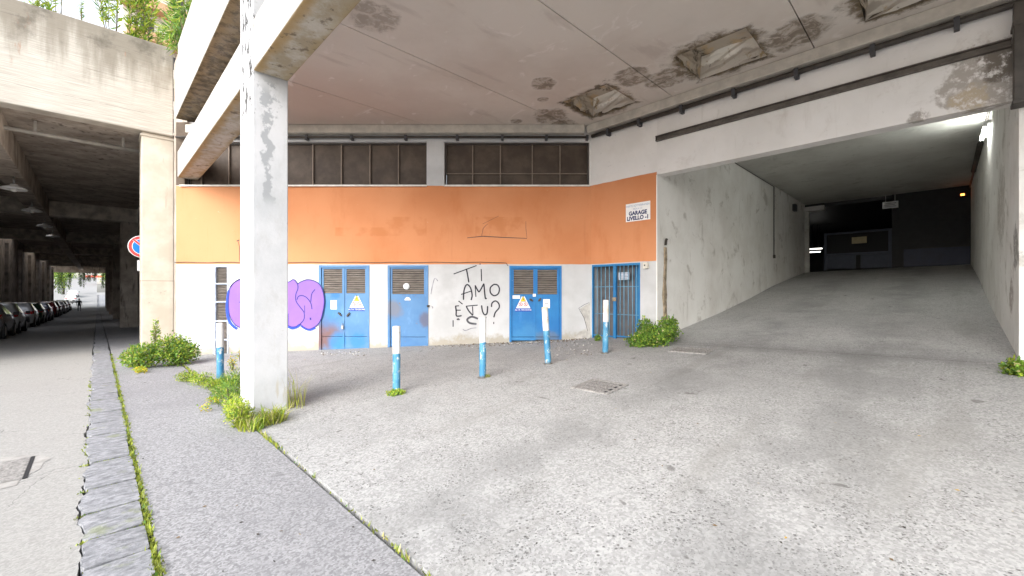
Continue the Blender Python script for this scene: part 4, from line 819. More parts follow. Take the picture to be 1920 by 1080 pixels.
tag(mb.build('manhole_cover', [M['grate'], M['dark']]), 'square rusty manhole cover set in the pale road', 'manhole cover')
rnd = random.Random(21); mb = MB()
def pebble(mb, q, r, mi):
    vs = [q + Vector((rnd.uniform(-1, 1), rnd.uniform(-1, 1), rnd.uniform(-.3, .8))) * r for _ in range(6)]
    mb.add([q + Vector((r, 0, 0)) * rnd.uniform(.6, 1.3), q + Vector((0, r, 0)) * rnd.uniform(.6, 1.3), q - Vector((r, 0, 0)) * rnd.uniform(.6, 1.3), q - Vector((0, r, 0)) * rnd.uniform(.6, 1.3), q + UP * r * .8, q - UP * r * .3], [(0, 1, 4), (1, 2, 4), (2, 3, 4), (3, 0, 4), (1, 0, 5), (2, 1, 5), (3, 2, 5), (0, 3, 5)], mi)
for i in range(520):
    x = rnd.choice([rnd.uniform(-1.9, 1.9), rnd.gauss(.5, .7)]); y = 10.38 - abs(rnd.gauss(0, .22)); q = Vector((x, y, 0))
    if q.dot(D2) > TC - .02: continue
    q = onfore(q); pebble(mb, q, rnd.uniform(.006, .022) * (1.6 if rnd.random() < .08 else 1), rnd.choice([0, 0, 0, 1, 2]))
for i in range(160):
    px, py = rnd.choice([(rnd.uniform(1040, 1110), rnd.uniform(640, 668)), (rnd.uniform(600, 690), rnd.uniform(660, 668))]); q = onfore(gp(px, py)); pebble(mb, q, rnd.uniform(.006, .02), rnd.choice([0, 0, 1, 2]))
o = mb.build('rubble', [plain('brown_crumbs', (.16, .12, .085), .95), plain('grey_crumbs', (.34, .32, .29), .9), plain('pale_crumbs', (.68, .66, .62), .9)]); o['kind'] = 'stuff'
rnd = random.Random(77); mb = MB()
for i in range(70):     # dry leaves and scraps lying about
    px, py = rnd.uniform(240, 1900), rnd.uniform(660, 1075) ; q = gp(px, py); t, w = q.dot(D2), q.dot(DW)
    if t > TC - .4: continue
    q = onfore(q) if t > T0 + .05 else q + UP * .008
    a = rnd.uniform(0, 6.28); l = rnd.uniform(.008, .022); u = Vector((math.cos(a), math.sin(a), rnd.uniform(-.1, .25))) * l; v = Vector((-math.sin(a), math.cos(a), rnd.uniform(0, .2))) * l * .45
    mb.add([q - u, q - v * .8, q + u, q + v + UP * .004], [(0, 1, 2, 3)], rnd.choice([0, 0, 1, 1, 3]))
o = mb.build('leaf_litter', [plain('dry_leaf', (.14, .09, .045), .8), plain('dark_scrap', (.05, .045, .04), .9), plain('pale_scrap', (.6, .59, .56), .8), plain('ochre_leaf', (.42, .28, .05), .8)]); o['kind'] = 'stuff'
# ------------------------------------------------------------------ the viaduct crossing the street
V = empty('viaduct', P(-2, -16, 0)); tag(V, 'weathered concrete viaduct over the street with parked cars in its shade', 'viaduct')
mb = MB(); mb.tw(-16, 1.61, -16.40, -15.95, 6.17, 8.77); mb.build('parapet', M['fascia'], V, bevel=.03)
mb = MB(); mb.tw(-2.45, 1.62, -110, -16.402, 6.2, 8.0); mb.tw(-16, -5.15, -110, -16.402, 6.2, 8.0); 
sl = -16.402
for k in range(1, 6):  # unseen gaps added behind the crossbeams to let daylight into the underpass
    wc = -16.06 - 15.8 * k - .8; mb.tw(-5.15, -2.45, wc, sl, 6.2, 8.0); sl = wc - (5.6, 7.5, 9, 9, 9)[k - 1]
sl = max(sl, -106); mb.tw(-5.15, -2.45, -110, sl, 6.2, 8.0); mb.build('deck', M['under'], V)
CW = [-16.06 - 15.8 * k for k in range(6)]
for k, w in enumerate(CW):
    z = zroad(w)
    mb = MB(); mb.tw(.9, 1.63, w - .75, w, z - .4, 6.168 if k == 0 else 5.45); 
    if k == 0: mb.tw(.87, 1.66, w - .78, w + .03, 6.05, 6.12)
    o = mb.build('column', M['column'] if k == 0 else M['under'], V, bevel=.02)
    if k: 
        mb = MB(); mb.tw(-5.2, 1.64, w - .8, w + .02, 5.45, 6.198); mb.build('crossbeam', plain('stained_crossbeam', (.60, .55, .48), .9, .3, 2.5) if k == 1 else bpy.data.materials['stained_crossbeam'], V, bevel=.02)
mb = MB(); mb.tw(-2.33, -1.75, -109, -16.42, 5.35, 6.19)
mb.build('longitudinal_beam', M['under'], V, bevel=.02)
mb = MB(); mb.tw(-5.7, -5.2, -104, -15, -2.2, 6.199); 
for w in [-20 - 7.9 * k for k in range(11)]: mb.tw(-5.2, -5.0, w - .5, w, -2.2, 5.4)
mb.build('side_wall', plain('dark_stained_wall', (.22, .19, .16), .9, .4, 1.5), V)
mb = MB(); mb.tw(1.75, 2.1, -109, -15.72, -2.2, 6.6); mb.build('side_wall', M['under'], V)
mb = MB(); mb.tw(-7, 1.74, -109.6, -109, 4.9, 6.19); mb.build('end_beam', M['under'], V)
mb = MB(); mb.tube([P(-12, -17.2, 5.92), P(1.7, -17.2, 5.86)], .055, 8)
for t in (-5, -1.2, .55): mb.tw(t - .03, t + .03, -17.22, -17.18, 5.85, 6.199)
tag(mb.build('hanging_pipe', plain('grey_pipe', (.34, .32, .29), .6)), 'grey pipe hung under the front edge of the viaduct', 'pipe')
# shaded pendant lamps
def pendant(y, i):
    t, z = -1.96, 4.95; w = (.7 * t - y) / .7141; c = P(t, w, z); e = empty('pendant_lamp', c); tag(e, ['nearest of the white enamel lamps hanging under the viaduct', 'second nearest white enamel lamp hanging under the viaduct', 'third white enamel lamp hanging under the viaduct', 'farthest small white enamel lamp hanging under the viaduct'][i], 'lamp', 'enamel lamps under the viaduct')
    mb = MB(); mb.lathe([(.30, -.02), (.31, .0), (.26, .05), (.10, .11), (.08, .16), (.001, .17)], c, 20); mb.build('lamp_shade', M['white'], e)
    mb = MB(); mb.tube([c + UP * .16, c + UP * .40], .03, 8); mb.build('stem', M['steel'], e)
    mb = MB(); mb.lathe([(.001, -.1), (.06, -.08), (.075, -.03), (.05, .02)], c, 12); mb.build('bulb', M['paper'], e)
for i, y in enumerate((13.9, 17.7, 22.0, 26.0)): pendant(y, i)
# no-parking sign behind the portal column
SF = Frame(P(.905, -17.0), D2, DW)
e = empty('no_parking_sign', P(.93, -17.0, 0)); tag(e, 'round red and blue no parking sign half hidden behind the beige column', 'sign')
mb = MB(); mb.tube([P(1.0, -16.95, -.2), P(1.0, -16.95, 3.3)], .03, 10); mb.build('post', M['steel'], e)
c = P(.97, -16.88, 2.93); mb = MB(); mb.lathe([(.001, -.01), (.335, -.01), (.335, .004), (.318, .004)], c, 36, 0, DW); mb.lathe([(.318, .004), (.24, .0045)], c, 36, 1, DW); mb.lathe([(.24, .0045), (.225, .0048)], c, 36, 0, DW); mb.lathe([(.225, .0048), (.001, .005)], c, 36, 2, DW)
fr = Frame(P(.97, -16.88), D2, DW); mb.ribbon([(-.2, 2.93 + .2), (.2, 2.93 - .2)], .10, fr, .007, 0, False); mb.ribbon([(-.21, 2.93 + .21), (.21, 2.93 - .21)], .075, fr, .009, 1, False)
mb.build('sign_disc', [M['white'], M['red'], M['brightblue']], e)
mb = MB(); mb.fbox(fr, -.12, .12, 2.2, 2.52, -.005, .005); mb.build('plate', M['white'], e)
# ------------------------------------------------------------------ parked cars
def paint(name, c, rough=.25):
    g = G(name, rough, .5); g.b.inputs['Coat Weight'].default_value = .6; g.b.inputs['Coat Roughness'].default_value = .05; g.b.inputs['Metallic'].default_value = .15; return g.done(c)
GLASS = paint('dark_car_glass', (.012, .014, .018), .06); TYRE = plain('tyre_rubber', (.02, .02, .02), .8); RIM = plain('grey_rim', (.45, .45, .47), .35, .05, 5, .6); TAIL = paint('red_tail_lens', (.40, .01, .015), .15); TRIM = plain('black_car_trim', (.025, .025, .027), .6)
ST_H = [(-2.0, .36, .62, .66, .70), (-1.97, .28, .80, .83, .76), (-1.9, .24, .95, .98, .80), (-1.78, .22, .98, 1.16, .83), (-1.6, .2, .98, 1.36, .85), (-1.38, .2, .97, 1.46, .86), (-.7, .2, .95, 1.52, .87), (.0, .2, .93, 1.50, .87), (.35, .2, .92, 1.42, .87), (.75, .2, .93, 1.18, .86), (1.05, .2, .93, .98, .85), (1.4, .2, .88, .91, .84), (1.78, .22, .76, .79, .80), (1.95, .3, .6, .63, .72), (2.0, .4, .5, .52, .64)]
ST_S = [(-2.2, .4, .62, .66, .70), (-2.16, .30, .85, .88, .78), (-2.05, .24, .97, 1.0, .82), (-1.75, .22, 1.0, 1.03, .85), (-1.4, .2, 1.0, 1.06, .87), (-1.15, .2, .98, 1.24, .88), (-.75, .2, .96, 1.42, .88), (-.1, .2, .94, 1.45, .88), (.3, .2, .93, 1.40, .88), (.8, .2, .94, 1.16, .87), (1.1, .2, .94, .99, .86), (1.5, .2, .9, .93, .85), (1.95, .24, .78, .81, .80), (2.15, .34, .6, .63, .7), (2.2, .42, .5, .52, .62)]
def at_x(st, x):
    for a, b_ in zip(st, st[1:]):
        if x <= b_[0]: f = (x - a[0]) / (b_[0] - a[0]); return [a[i] + (b_[i] - a[i]) * f for i in range(5)]
    return list(st[-1])
def car_proto(name, st, hatch):
    e = empty(name, (0, 0, 0)); mb = MB(); rings = []
    for x, zb, be, ro, w in st:
        cab = max(0, min(1, (ro - be - .04) / .4)); wr = w * (.93 - .24 * cab)
        h = [(0, zb), (w * .78, zb), (w * .96, zb + .07), (w, zb + (be - zb) * .55), (w * .965, be), (w * .965 + (wr - w * .965) * .85, be + (ro - be) * .86), (wr * .84, ro), (0, ro + .012)]
        rings.append([Vector((x, -y, z)) for y, z in h] + [Vector((x, y, z)) for y, z in reversed(h[1:-1])])
    n = len(rings[0]); vs = [q for r_ in rings for q in r_]
    fs = [(i * n + k, i * n + (k + 1) % n, (i + 1) * n + (k + 1) % n, (i + 1) * n + k) for i in range(len(rings) - 1) for k in range(n)] + [tuple(range(n)), tuple(reversed(range((len(rings) - 1) * n, len(rings) * n)))]
    mb.add(vs, fs, 0, True); body = mb.build('body', TRIM, e)
    def side(x, f, s, off=.008):
        _, zb, be, ro, w = at_x(st, x); cab = max(0, min(1, (ro - be - .04) / .4)); wr = w * (.93 - .24 * cab)
        y = w * .965 + (wr - w * .965) * .85 * f + off; return Vector((x, s * y, be + (ro - be) * .86 * f))
    def top(x, y, off=.012): ro = at_x(st, x)[3]; return Vector((x, y, ro + off))
    L2 = -st[0][0]
    sd = [(-1.52, -.98), (-.92, -.12), (-.06, .62)] if hatch else [(-.98, -.62), (-.56, .02), (.08, .68)]
    for s in (-1, 1):
        for a, b_ in sd:
            mb = MB(); ta = a + (.22 if a == sd[0][0] else 0); tb = b_ - (.26 if b_ == sd[-1][1] else 0)
            q = [side(a, .10, s), side(b_, .10, s), side(tb, .93, s), side(ta, .93, s)]; mb.add(q, [(0, 1, 2, 3)], 0); 
            mb.add([v + Vector((0, -s * .03, 0)) for v in q] , [(3, 2, 1, 0)], 0); mb.build('window', GLASS, e)
        mb = MB(); x0 = st[1][0]; w = st[1][4]
        mb.hexa([Vector(v) for v in ((x0 - .02, s * .50, .82), (x0 - .0, s * (w + .012), .80), (x0 + .24, s * (.845), .82), (x0 + .2, s * .5, .82), (x0 + .06, s * .52, .97), (x0 + .05, s * (w + .012), .97), (x0 + .26, s * (.845), .99), (x0 + .2, s * .5, .97))]); mb.build('tail_light', TAIL, e)
        mb = MB(); mb.hexa([Vector((.62 + a, s * (.88 + b_), .93 + z)) for z in (0, .13) for a, b_ in ((0, 0), (.12, 0), (.1, .16), (.02, .16))]); mb.build('mirror', TRIM, e, bevel=.02)
        for x in (L2 * -.63, L2 * .64):
            mb = MB(); mb.lathe([(.20, 0), (.29, .0), (.315, .03), (.315, .17), (.29, .2), (.001, .2)], Vector((x, s * .87, .315)), 20, 0, Vector((0, -s, 0))); wh = mb.build('wheel', TYRE, e)
            mb = MB(); mb.lathe([(.001, -.005), (.06, -.006), (.10, .012), (.19, .0), (.205, .012)], Vector((x, s * .875, .315)), 10, 0, Vector((0, -s, 0)), False); mb.build('rim', RIM, wh)
            mb = MB(); cx = at_x(st, x)[4]; mb.lathe([(.36, .0), (.38, .012), (.38, -.05), (.30, -.04)], Vector((x, s * (cx - .012), .33)), 20, 0, Vector((0, s, 0))); mb.build('wheel_arch', TRIM, e)
    xs = (-1.87, -1.5) if hatch else (-1.36, -.86)
    mb = MB(); q = [top(xs[0], -.56), top(xs[0], .56), top(xs[1], .50), top(xs[1], -.50)]; mb.add(q, [(0, 1, 2, 3)]); mb.add([v - UP * .03 for v in q], [(3, 2, 1, 0)]); mb.build('rear_window', GLASS, e)
    xs = (1.0, .42) if hatch else (1.04, .40)
    mb = MB(); q = [top(xs[0], .62), top(xs[0], -.62), top(xs[1], -.54), top(xs[1], .54)]; mb.add(q, [(0, 1, 2, 3)]); mb.add([v - UP * .03 for v in q], [(3, 2, 1, 0)]); mb.build('windscreen', GLASS, e)
    mb = MB(); x0 = st[0][0]; mb.box(x0 - .035, x0 + .3, -.70, .70, .30, .56); mb.build('bumper', TRIM, e, bevel=.04)
    mb = MB(); mb.box(x0 - .045, x0 - .036, -.26, .26, .40, .51); mb.build('number_plate', M['paper'], e)
    return e
def copy_tree(o, parent=None):
    c_ = o.copy(); COL.objects.link(c_); c_.parent = parent
    for ch in list(o.children): copy_tree(ch, c_)
    return c_
hp = car_proto('parked_car', ST_H, True); spx = car_proto('parked_car', ST_S, False)
FWD = math.atan2(-DW.y, -DW.x)
cars = [(16.4, 1, (.17, .17, .19), 'dark grey saloon, nearest of the cars parked under the viaduct', -2.62), (19.7, 0, (.72, .75, .77), 'silver hatchback second in the row of cars under the viaduct', -2.62), (25.2, 0, (.52, .52, .53), 'light grey hatchback parked third under the viaduct, ahead of the silver one', -2.68), (29.6, 0, (.05, .10, .06), 'dark green hatchback fourth in the row under the viaduct', -2.7), (33.2, 1, (.12, .14, .24), 'navy saloon fifth in the row under the viaduct', -2.65), (39.6, 0, (.20, .03, .03), 'dark red hatchback sixth in the row under the viaduct', -2.7),
        (43.5, 0, (.02, .02, .022), 'black hatchback parked beyond the dark red one', -2.7), (48.5, 1, (.30, .30, .31), 'mid grey saloon deep in the row under the viaduct', -2.65), (54, 0, (.04, .04, .045), 'charcoal hatchback near the far end of the viaduct', -2.7), (60, 0, (.5, .5, .5), 'pale grey hatchback near the far end of the viaduct', -2.7), (86, 0, (.75, .75, .74), 'white hatchback out in the daylight beyond the viaduct', -3.0), (94, 1, (.68, .68, .68), 'pale saloon on the sunlit rise beyond the viaduct', -3.0)]
used = set()
for y, kind, colr, lab, t in cars:
    pr = spx if kind else hp
    if kind in used: o = copy_tree(pr)
    else: o = pr; used.add(kind)
    L2 = 2.2 if kind else 2.0
    w = (.7 * t - y) / .7141 - L2; tc = t - .88
    o.location = P(tc, w, zroad(w) - .018); 
    sl = math.atan((zroad(w - 1.3) - zroad(w + 1.3)) / 2.6)
    o.rotation_euler = (Matrix.Rotation(FWD, 4, 'Z') @ Matrix.Rotation(-sl, 4, 'Y')).to_euler()
    tag(o, lab, 'car', 'cars parked along the street under the viaduct')
    bm_ = paint('car_paint', colr)
    for ch in o.children:
        if ch.name.startswith('body'): 
            ch.material_slots[0].link = 'OBJECT'; ch.material_slots[0].material = bm_
# ------------------------------------------------------------------ person walking out of the underpass
def person(c, head):
    import bmesh as _b
    J = {'pelvis': (0, 0, .95, .125), 'waist': (0, .0, 1.1, .125), 'chest': (0, .01, 1.3, .15), 'neck': (0, .0, 1.47, .055), 'jaw': (0, .02, 1.53, .07), 'head': (0, .01, 1.63, .095), 'crown': (0, 0, 1.71, .065)}
    for s, n_ in ((-1, 'l'), (1, 'r')):
        sw = s * .18
        J.update({n_ + 'sh': (s * .18, 0, 1.41, .062), n_ + 'el': (s * .24, -sw * .5, 1.14, .045), n_ + 'wr': (s * .25, sw * .4, .90, .03), n_ + 'pa': (s * .25, sw * .6, .83, .032), n_ + 'th': (s * .22, sw * .6 + .04, .79, .011), n_ + 'hip': (s * .095, 0, .90, .095), n_ + 'kn': (s * .10, sw * .9 + .04, .50, .062), n_ + 'an': (s * .10, -sw * .1 + sw, .09, .042), n_ + 'toe': (s * .11, sw + .14, .035, .035)})
        for k in range(4): J[n_ + 'f%d' % k] = (s * (.235 + .012 * k), sw * .65 + .01 * k - .015, .745 + .006 * abs(k - 1.5), .009)
    E = [('pelvis', 'waist'), ('waist', 'chest'), ('chest', 'neck'), ('neck', 'jaw'), ('jaw', 'head'), ('head', 'crown')]
    for n_ in 'lr':
        E += [('chest', n_ + 'sh'), (n_ + 'sh', n_ + 'el'), (n_ + 'el', n_ + 'wr'), (n_ + 'wr', n_ + 'pa'), (n_ + 'pa', n_ + 'th'), ('pelvis', n_ + 'hip'), (n_ + 'hip', n_ + 'kn'), (n_ + 'kn', n_ + 'an'), (n_ + 'an', n_ + 'toe')] + [(n_ + 'pa', n_ + 'f%d' % k) for k in range(4)]
    ks = list(J); me = bpy.data.meshes.new('person'); me.from_pydata([J[k][:3] for k in ks], [(ks.index(a), ks.index(b_)) for a, b_ in E], [])
    g = G('person_clothes_and_skin', .8, .2); tcn = g.nt.nodes.new('ShaderNodeTexCoord'); sp = g.nt.nodes.new('ShaderNodeSeparateXYZ'); g.L(tcn.outputs['Object'], sp.inputs[0]); z = sp.outputs[2]
    ax = g.m('ABSOLUTE', sp.outputs[0]); hand = g.mul(g.ss(ax, .195, .2), g.ss(z, .88, .87))
    colr = g.mix(g.ss(z, .93, .94), (.03, .032, .045), (.045, .04, .04)); colr = g.mix(g.mx(g.ss(z, 1.475, 1.48), hand), colr, (.45, .28, .2)); colr = g.mix(g.ss(z, .085, .08), colr, (.02, .02, .02))
    me.materials.append(g.done(colr)); o = bpy.data.objects.new('person', me); COL.objects.link(o)
    sk = o.modifiers.new('skin', 'SKIN'); me.skin_vertices.new() if not me.skin_vertices else None
    for i, k in enumerate(ks): me.skin_vertices[0].data[i].radius = (J[k][3], J[k][3]); me.skin_vertices[0].data[i].use_root = (k == 'pelvis')
    ss = o.modifiers.new('smooth', 'SUBSURF'); ss.levels = 1; ss.render_levels = 1
    o.location = c; o.rotation_euler = (0, 0, head - math.pi / 2); o['base'] = (0, 0, 0)
    mb = MB(); mb.lathe([(.10, .0), (.108, .05), (.095, .10), (.05, .135), (.001, .14)], (0, -.015, 1.63), 14); h = mb.build('hair', plain('dark_hair', (.02, .015, .012), .6)); h.parent = o
    return o
pw = (.7 * -1.75 - 57) / .7141
tag(person(P(-1.75, pw, zroad(pw) - .018), FWD), 'person in dark clothes walking away beside the parked cars under the viaduct', 'person')
# ------------------------------------------------------------------ plants
LV = [M['leaf_a'], M['leaf_b'], M['leaf_c'], M['straw']]
def leaf(mb, c, d, up, l, w, mi):
    s = d.cross(up); s = s.normalized() if s.length > 1e-4 else Vector((1, 0, 0)); nn = s.cross(d).normalized()
    m = c + d * l * .45 + nn * l * .06
    mb.add([c, m + s * w * .5 - nn * w * .1, c + d * l - nn * l * .08, m - s * w * .5 - nn * w * .1, m], [(0, 1, 4), (1, 2, 4), (2, 3, 4), (3, 0, 4)], mi)
def rv(r): 
    while True:
        q = Vector((r.uniform(-1, 1), r.uniform(-1, 1), r.uniform(-1, 1)))
        if .05 < q.length < 1: return q.normalized()
def bush(name, lab, cat, lumps, n, l, wd, weights, seed, group=None, mats=None, stems=True, up=.35):
    """lumps: (centre, (a, b, c) radii along D2, DW, up); leaf faces spread through the volume, denser on the shell"""
    r = random.Random(seed); mb = MB(); base = lumps[0][0].copy(); base.z -= lumps[0][1][2]; e = empty(name, base); tag(e, lab, cat, group)
    tot = sum(q[1][0] * q[1][1] + q[1][0] * q[1][2] for q in lumps)
    for c, (a, b_, h) in lumps:
        k = int(n * (a * b_ + a * h) / tot)
        for _ in range(k):
            q = rv(r); rad = r.random() ** .45 * (1 + .25 * math.sin(q.x * 7 + q.y * 5 + seed) * math.cos(q.z * 6)); p_ = c + D2 * q.x * a * rad + DW * q.y * b_ * rad + UP * q.z * h * rad
            if p_.z < base.z + .004: p_.z = base.z + r.uniform(.004, .05)
            d = (q + rv(r) * .9 + UP * up).normalized(); leaf(mb, p_, d, rv(r), l * r.uniform(.6, 1.3), wd * r.uniform(.7, 1.2), 3 if (not mats and r.random() < .05) else r.choices(range(len(weights)), weights)[0])
    mb.build('foliage', mats or LV, e)
    if stems:
        mb = MB()
        for c, (a, b_, h) in lumps:
            for _ in range(7): q = rv(r); p0 = Vector((c.x, c.y, base.z)) + Vector((q.x, q.y, 0)) * a * .25; p1 = c + D2 * q.x * a * .7 + DW * q.y * b_ * .7 + UP * abs(q.z) * h * .7; mb.tube([p0, p0.lerp(p1, .5) + UP * .03, p1], [.006, .005, .003], 5)
        mb.build('stems', M['stem'], e)
    return e
def tuft(name, lab, cat, c, rad, n, hgt, mats, weights, seed, lean=.5, wd=.006, group=None):
    r = random.Random(seed); mb = MB()
    for _ in range(n):
        a = r.uniform(0, 6.28); q = c + Vector((math.cos(a), math.sin(a), 0)) * rad * r.random() ** .6; h = hgt * r.uniform(.4, 1.15); b_ = r.uniform(0, 6.28); ln = Vector((math.cos(b_), math.sin(b_), 0)) * h * lean * r.uniform(.2, 1.2); s = Vector((-math.sin(b_), math.cos(b_), 0)) * wd * r.uniform(.6, 1.3)
        p1 = q + ln * .35 + UP * h * .6; p2 = q + ln + UP * h * r.uniform(.75, 1)
        mb.add([q - s, q + s, p1 + s * .8, p1 - s * .8, p2], [(0, 1, 2, 3), (3, 2, 4)], r.choices(range(len(weights)), weights)[0])
    return tag(mb.build(name, mats, loc=c), lab, cat, group)
g0 = gp(300, 690); t0_, w0_ = g0.dot(D2), g0.dot(DW)
def gpo(px, py, up=0.0): q = gp(px, py); q.z = zground(q.dot(D2), q.dot(DW)) + up; return q
bush('weed_bush', 'big leafy green weed bush at the foot of the beige column', 'bush', [(gpo(270, 690, .26), (.34, .36, .26)), (gpo(322, 686, .33), (.40, .40, .33)), (gpo(345, 684, .26), (.28, .36, .24)), (gpo(292, 668, .55), (.09, .09, .34)), (gpo(250, 688, .17), (.22, .22, .17))], 5200, .062, .034, (5, 3, 4), 1)
bush('weed_bush', 'leafy green bush in the corner between the barred gate and the ramp', 'bush', [(gpo(1225, 650, .20), (.30, .36, .20)), (gpo(1195, 651, .13), (.20, .26, .13)), (gpo(1250, 643, .25), (.20, .28, .24)), (gpo(1208, 640, .3), (.12, .2, .2)), (gpo(1262, 640, .32), (.12, .10, .18))], 4200, .055, .034, (5, 1, 5), 2)
bush('weed_bush', 'small bright green weed at the right foot of the ramp mouth', 'bush', [(gpo(1906, 704, .09), (.16, .15, .09)), (gpo(1925, 706, .08), (.14, .14, .08))], 700, .05, .036, (6, 2, 2), 3, stems=False)
bush('ground_weed', 'low yellow green weeds between the leaf bush and the leftmost bollard', 'weed', [(gpo(352, 715, .08), (.16, .28, .09)), (gpo(378, 722, .10), (.16, .26, .10)), (gpo(405, 728, .07), (.2, .22, .07))], 2200, .04, .014, (3, 5, 1), 4)
bush('ground_weed', 'thick green weed clump left of the big pillar', 'weed', [(gpo(432, 762, .17), (.16, .28, .18)), (gpo(440, 742, .2), (.14, .2, .2)), (gpo(415, 745, .08), (.14, .2, .08))], 2600, .055, .009, (3, 2, 5), 5)
bush('ground_weed', 'yellow green feathery weed at the left foot of the big pillar', 'weed', [(gpo(446, 800, .15), (.12, .20, .16)), (gpo(440, 785, .13), (.12, .16, .14)), (gpo(460, 795, .1), (.10, .14, .1))], 2400, .034, .014, (2, 7, 1), 6)
tuft('grass_tuft', 'straw coloured grass at the front corner of the big pillar', 'grass tuft', gpo(478, 802), .17, 260, .17, [M['straw'], M['leaf_b'], M['leaf_a']], (3, 5, 3), 7, 1.2)
tuft('grass_tuft', 'long dry grass along the right foot of the big pillar', 'grass tuft', gpo(512, 792), .15, 240, .22, [M['straw'], M['leaf_b'], M['leaf_a']], (4, 5, 2), 8, 1.1)
tuft('grass_tuft', 'thin wispy grass behind the big pillar', 'grass tuft', gpo(552, 765), .16, 60, .55, [M['straw'], M['leaf_b']], (5, 4), 9, .6, .003)
tuft('grass_tuft', 'fine grass at the foot of the leftmost bollard', 'grass tuft', gpo(425, 724), .2, 240, .22, [M['leaf_a'], M['leaf_b'], M['leaf_c']], (4, 3, 3), 10, .7, .005)
bush('ground_weed', 'little round weed at the foot of the single white topped bollard', 'weed', [(gpo(742, 741, .03), (.13, .12, .035))], 420, .035, .02, (4, 4, 2), 11, stems=False)
bush('ground_weed', 'tiny brownish weed beside the bollard before the graffiti', 'weed', [(gpo(913, 709, .025), (.05, .05, .03))], 120, .03, .012, (1, 3, 1), 12, stems=False, mats=[M['leaf_b'], M['straw'], M['leaf_c']])
bush('ground_weed', 'small weed at the left end of the barred gate', 'weed', [(gpo(1121, 640, .07), (.07, .07, .08))], 260, .04, .02, (4, 1, 4), 13, stems=False)
for i, (px, py, lab) in enumerate([(452, 680, 'yellow flowering weed between the leftmost bollard and the pillar'), (436, 695, 'low yellow flowers right of the leftmost bollard'), (400, 757, 'yellowing weed patch at the edge of the sidewalk before the pillar'), (263, 698, 'orange yellow plants along the front of the big weed bush'), (384, 772, 'lone yellow green sprout on the sidewalk before the pillar')]):
    bush('ground_weed', lab, 'weed', [(gpo(px, py, .05 if i > 1 else .16), (.08 if i != 3 else .10, .12 if i != 3 else .34, .04 if i > 1 else .15))], [90, 120, 160, 420, 50][i], .035, .02, (3, 4, 2), 20 + i, stems=i < 2, mats=[M['flower'], M['leaf_b'], M['leaf_a']])
# moss and grass along the kerb joint, between the stones and along the step of the forecourt
r = random.Random(31); mb = MB()
def blade(q, h, mi): 
    a = r.uniform(0, 6.28); s = Vector((math.cos(a), math.sin(a), 0)) * r.uniform(.004, .011); ln = Vector((math.cos(a + 1.5), math.sin(a + 1.5), 0)) * h * r.uniform(.1, .9)
    mb.add([q - s, q + s, q + ln + UP * h], [(0, 1, 2)], mi)
for i in range(5000):
    w = -1.6 - 13.5 * r.random() ** 1.6; dens = .5 + .5 * math.sin(w * 3.1) * math.sin(w * 7.7 + 1)
    if r.random() > .35 + dens: continue
    q = P(.25 + r.gauss(0, .008 + .010 * dens), w, zroad(w) + r.uniform(-.02, .0)); blade(q, r.uniform(.012, .04), r.choices((0, 1, 2), (5, 3, 1))[0])
for wj in wk:
    if -12 < wj < -1:
        for i in range(r.choice([8, 20, 50, 90])): q = P(r.uniform(-.12, .24), wj + r.gauss(0, .008), zroad(wj) - .012); blade(q, r.uniform(.006, .02), r.choices((0, 1, 2), (5, 2, 2))[0])
for i in range(2200):
    w = r.uniform(-13, -.5); 
    if r.random() > (.25 + .75 * max(0, math.sin(w * 2.3 + 1))) * (1 if w < -4.6 else .35): continue
    q = P(1.32 + r.gauss(0, .012), w, .0); blade(q, r.uniform(.012, .05), r.choices((0, 1, 2, 3), (3, 3, 1, 2))[0])
for i in range(500):
    w = -4.7 - r.random() * 7; q = P(redge(w) + r.gauss(.01, .01), w, -.02)
    if math.sin(w * 2.9) > .5: blade(q, r.uniform(.01, .04), 0)
o = mb.build('moss', [M['moss'], M['leaf_b'], M['leaf_c'], M['straw']]); o['kind'] = 'stuff'
# slender plants growing on the viaduct, behind its parapet
def on_plane_w(px, w0):
    k = (px - 960) / 793.0; t = (k * -DW.y * -w0 * -1 - 0) if False else None
    # X = D2.x t + DW.x w ; Y = D2.y t + DW.y w ; X = k Y
    return (k * DW.y * w0 - DW.x * w0) / (D2.x - k * D2.y)
def deck_plant(px, top_py, spread, lean, n, lab, seed, weights=(5, 4, 1), fol=.55, l=.24):
    r = random.Random(seed); w0 = -16.75; t = on_plane_w(px, w0); base = P(t, w0, 8.3); zt = EYE + (545.5 - top_py) / 793.0 * base.y
    e = empty('deck_plant', base); tag(e, lab, 'plant', 'slender plants growing on the viaduct'); ms, ml = MB(), MB()
    for s in range(n):
        a = r.uniform(-1, 1); tip = base + D2 * (lean + a * spread) + DW * r.uniform(-.25, .25) * spread + UP * (zt - base.z) * r.uniform(.75, 1.0); mid = base.lerp(tip, .5) + D2 * r.uniform(-.06, .06)
        ms.tube([base + D2 * a * .06, mid, tip], [.014, .010, .004], 5)
        k = int(46 * (1 if fol > .4 else .35))
        for i in range(k):
            f = 1 - fol * r.random() ** 1.3; p_ = (mid.lerp(tip, (f - .5) * 2) if f > .5 else base.lerp(mid, f * 2)); an = r.uniform(0, 6.28); d = (Vector((math.cos(an), math.sin(an), 0)) * .8 + UP * r.uniform(.2, 1.1)).normalized()
            leaf(ml, p_, d, rv(r), l * r.uniform(.7, 1.3), l * .17, r.choices((0, 1, 2), weights)[0])
    ms.build('stems', M['stem'], e); ml.build('foliage', LV, e)
deck_plant(76, -20, .22, 0, 3, 'leftmost sparse plant on top of the viaduct', 1); deck_plant(118, -30, .1, -.1, 3, 'bare thin stems on the viaduct, second from the left', 2, fol=.2, l=.08); deck_plant(155, -6, .1, 0, 3, 'sparse grey stemmed plant in the middle of the viaduct top', 3, (3, 2, 4), .7, .10)
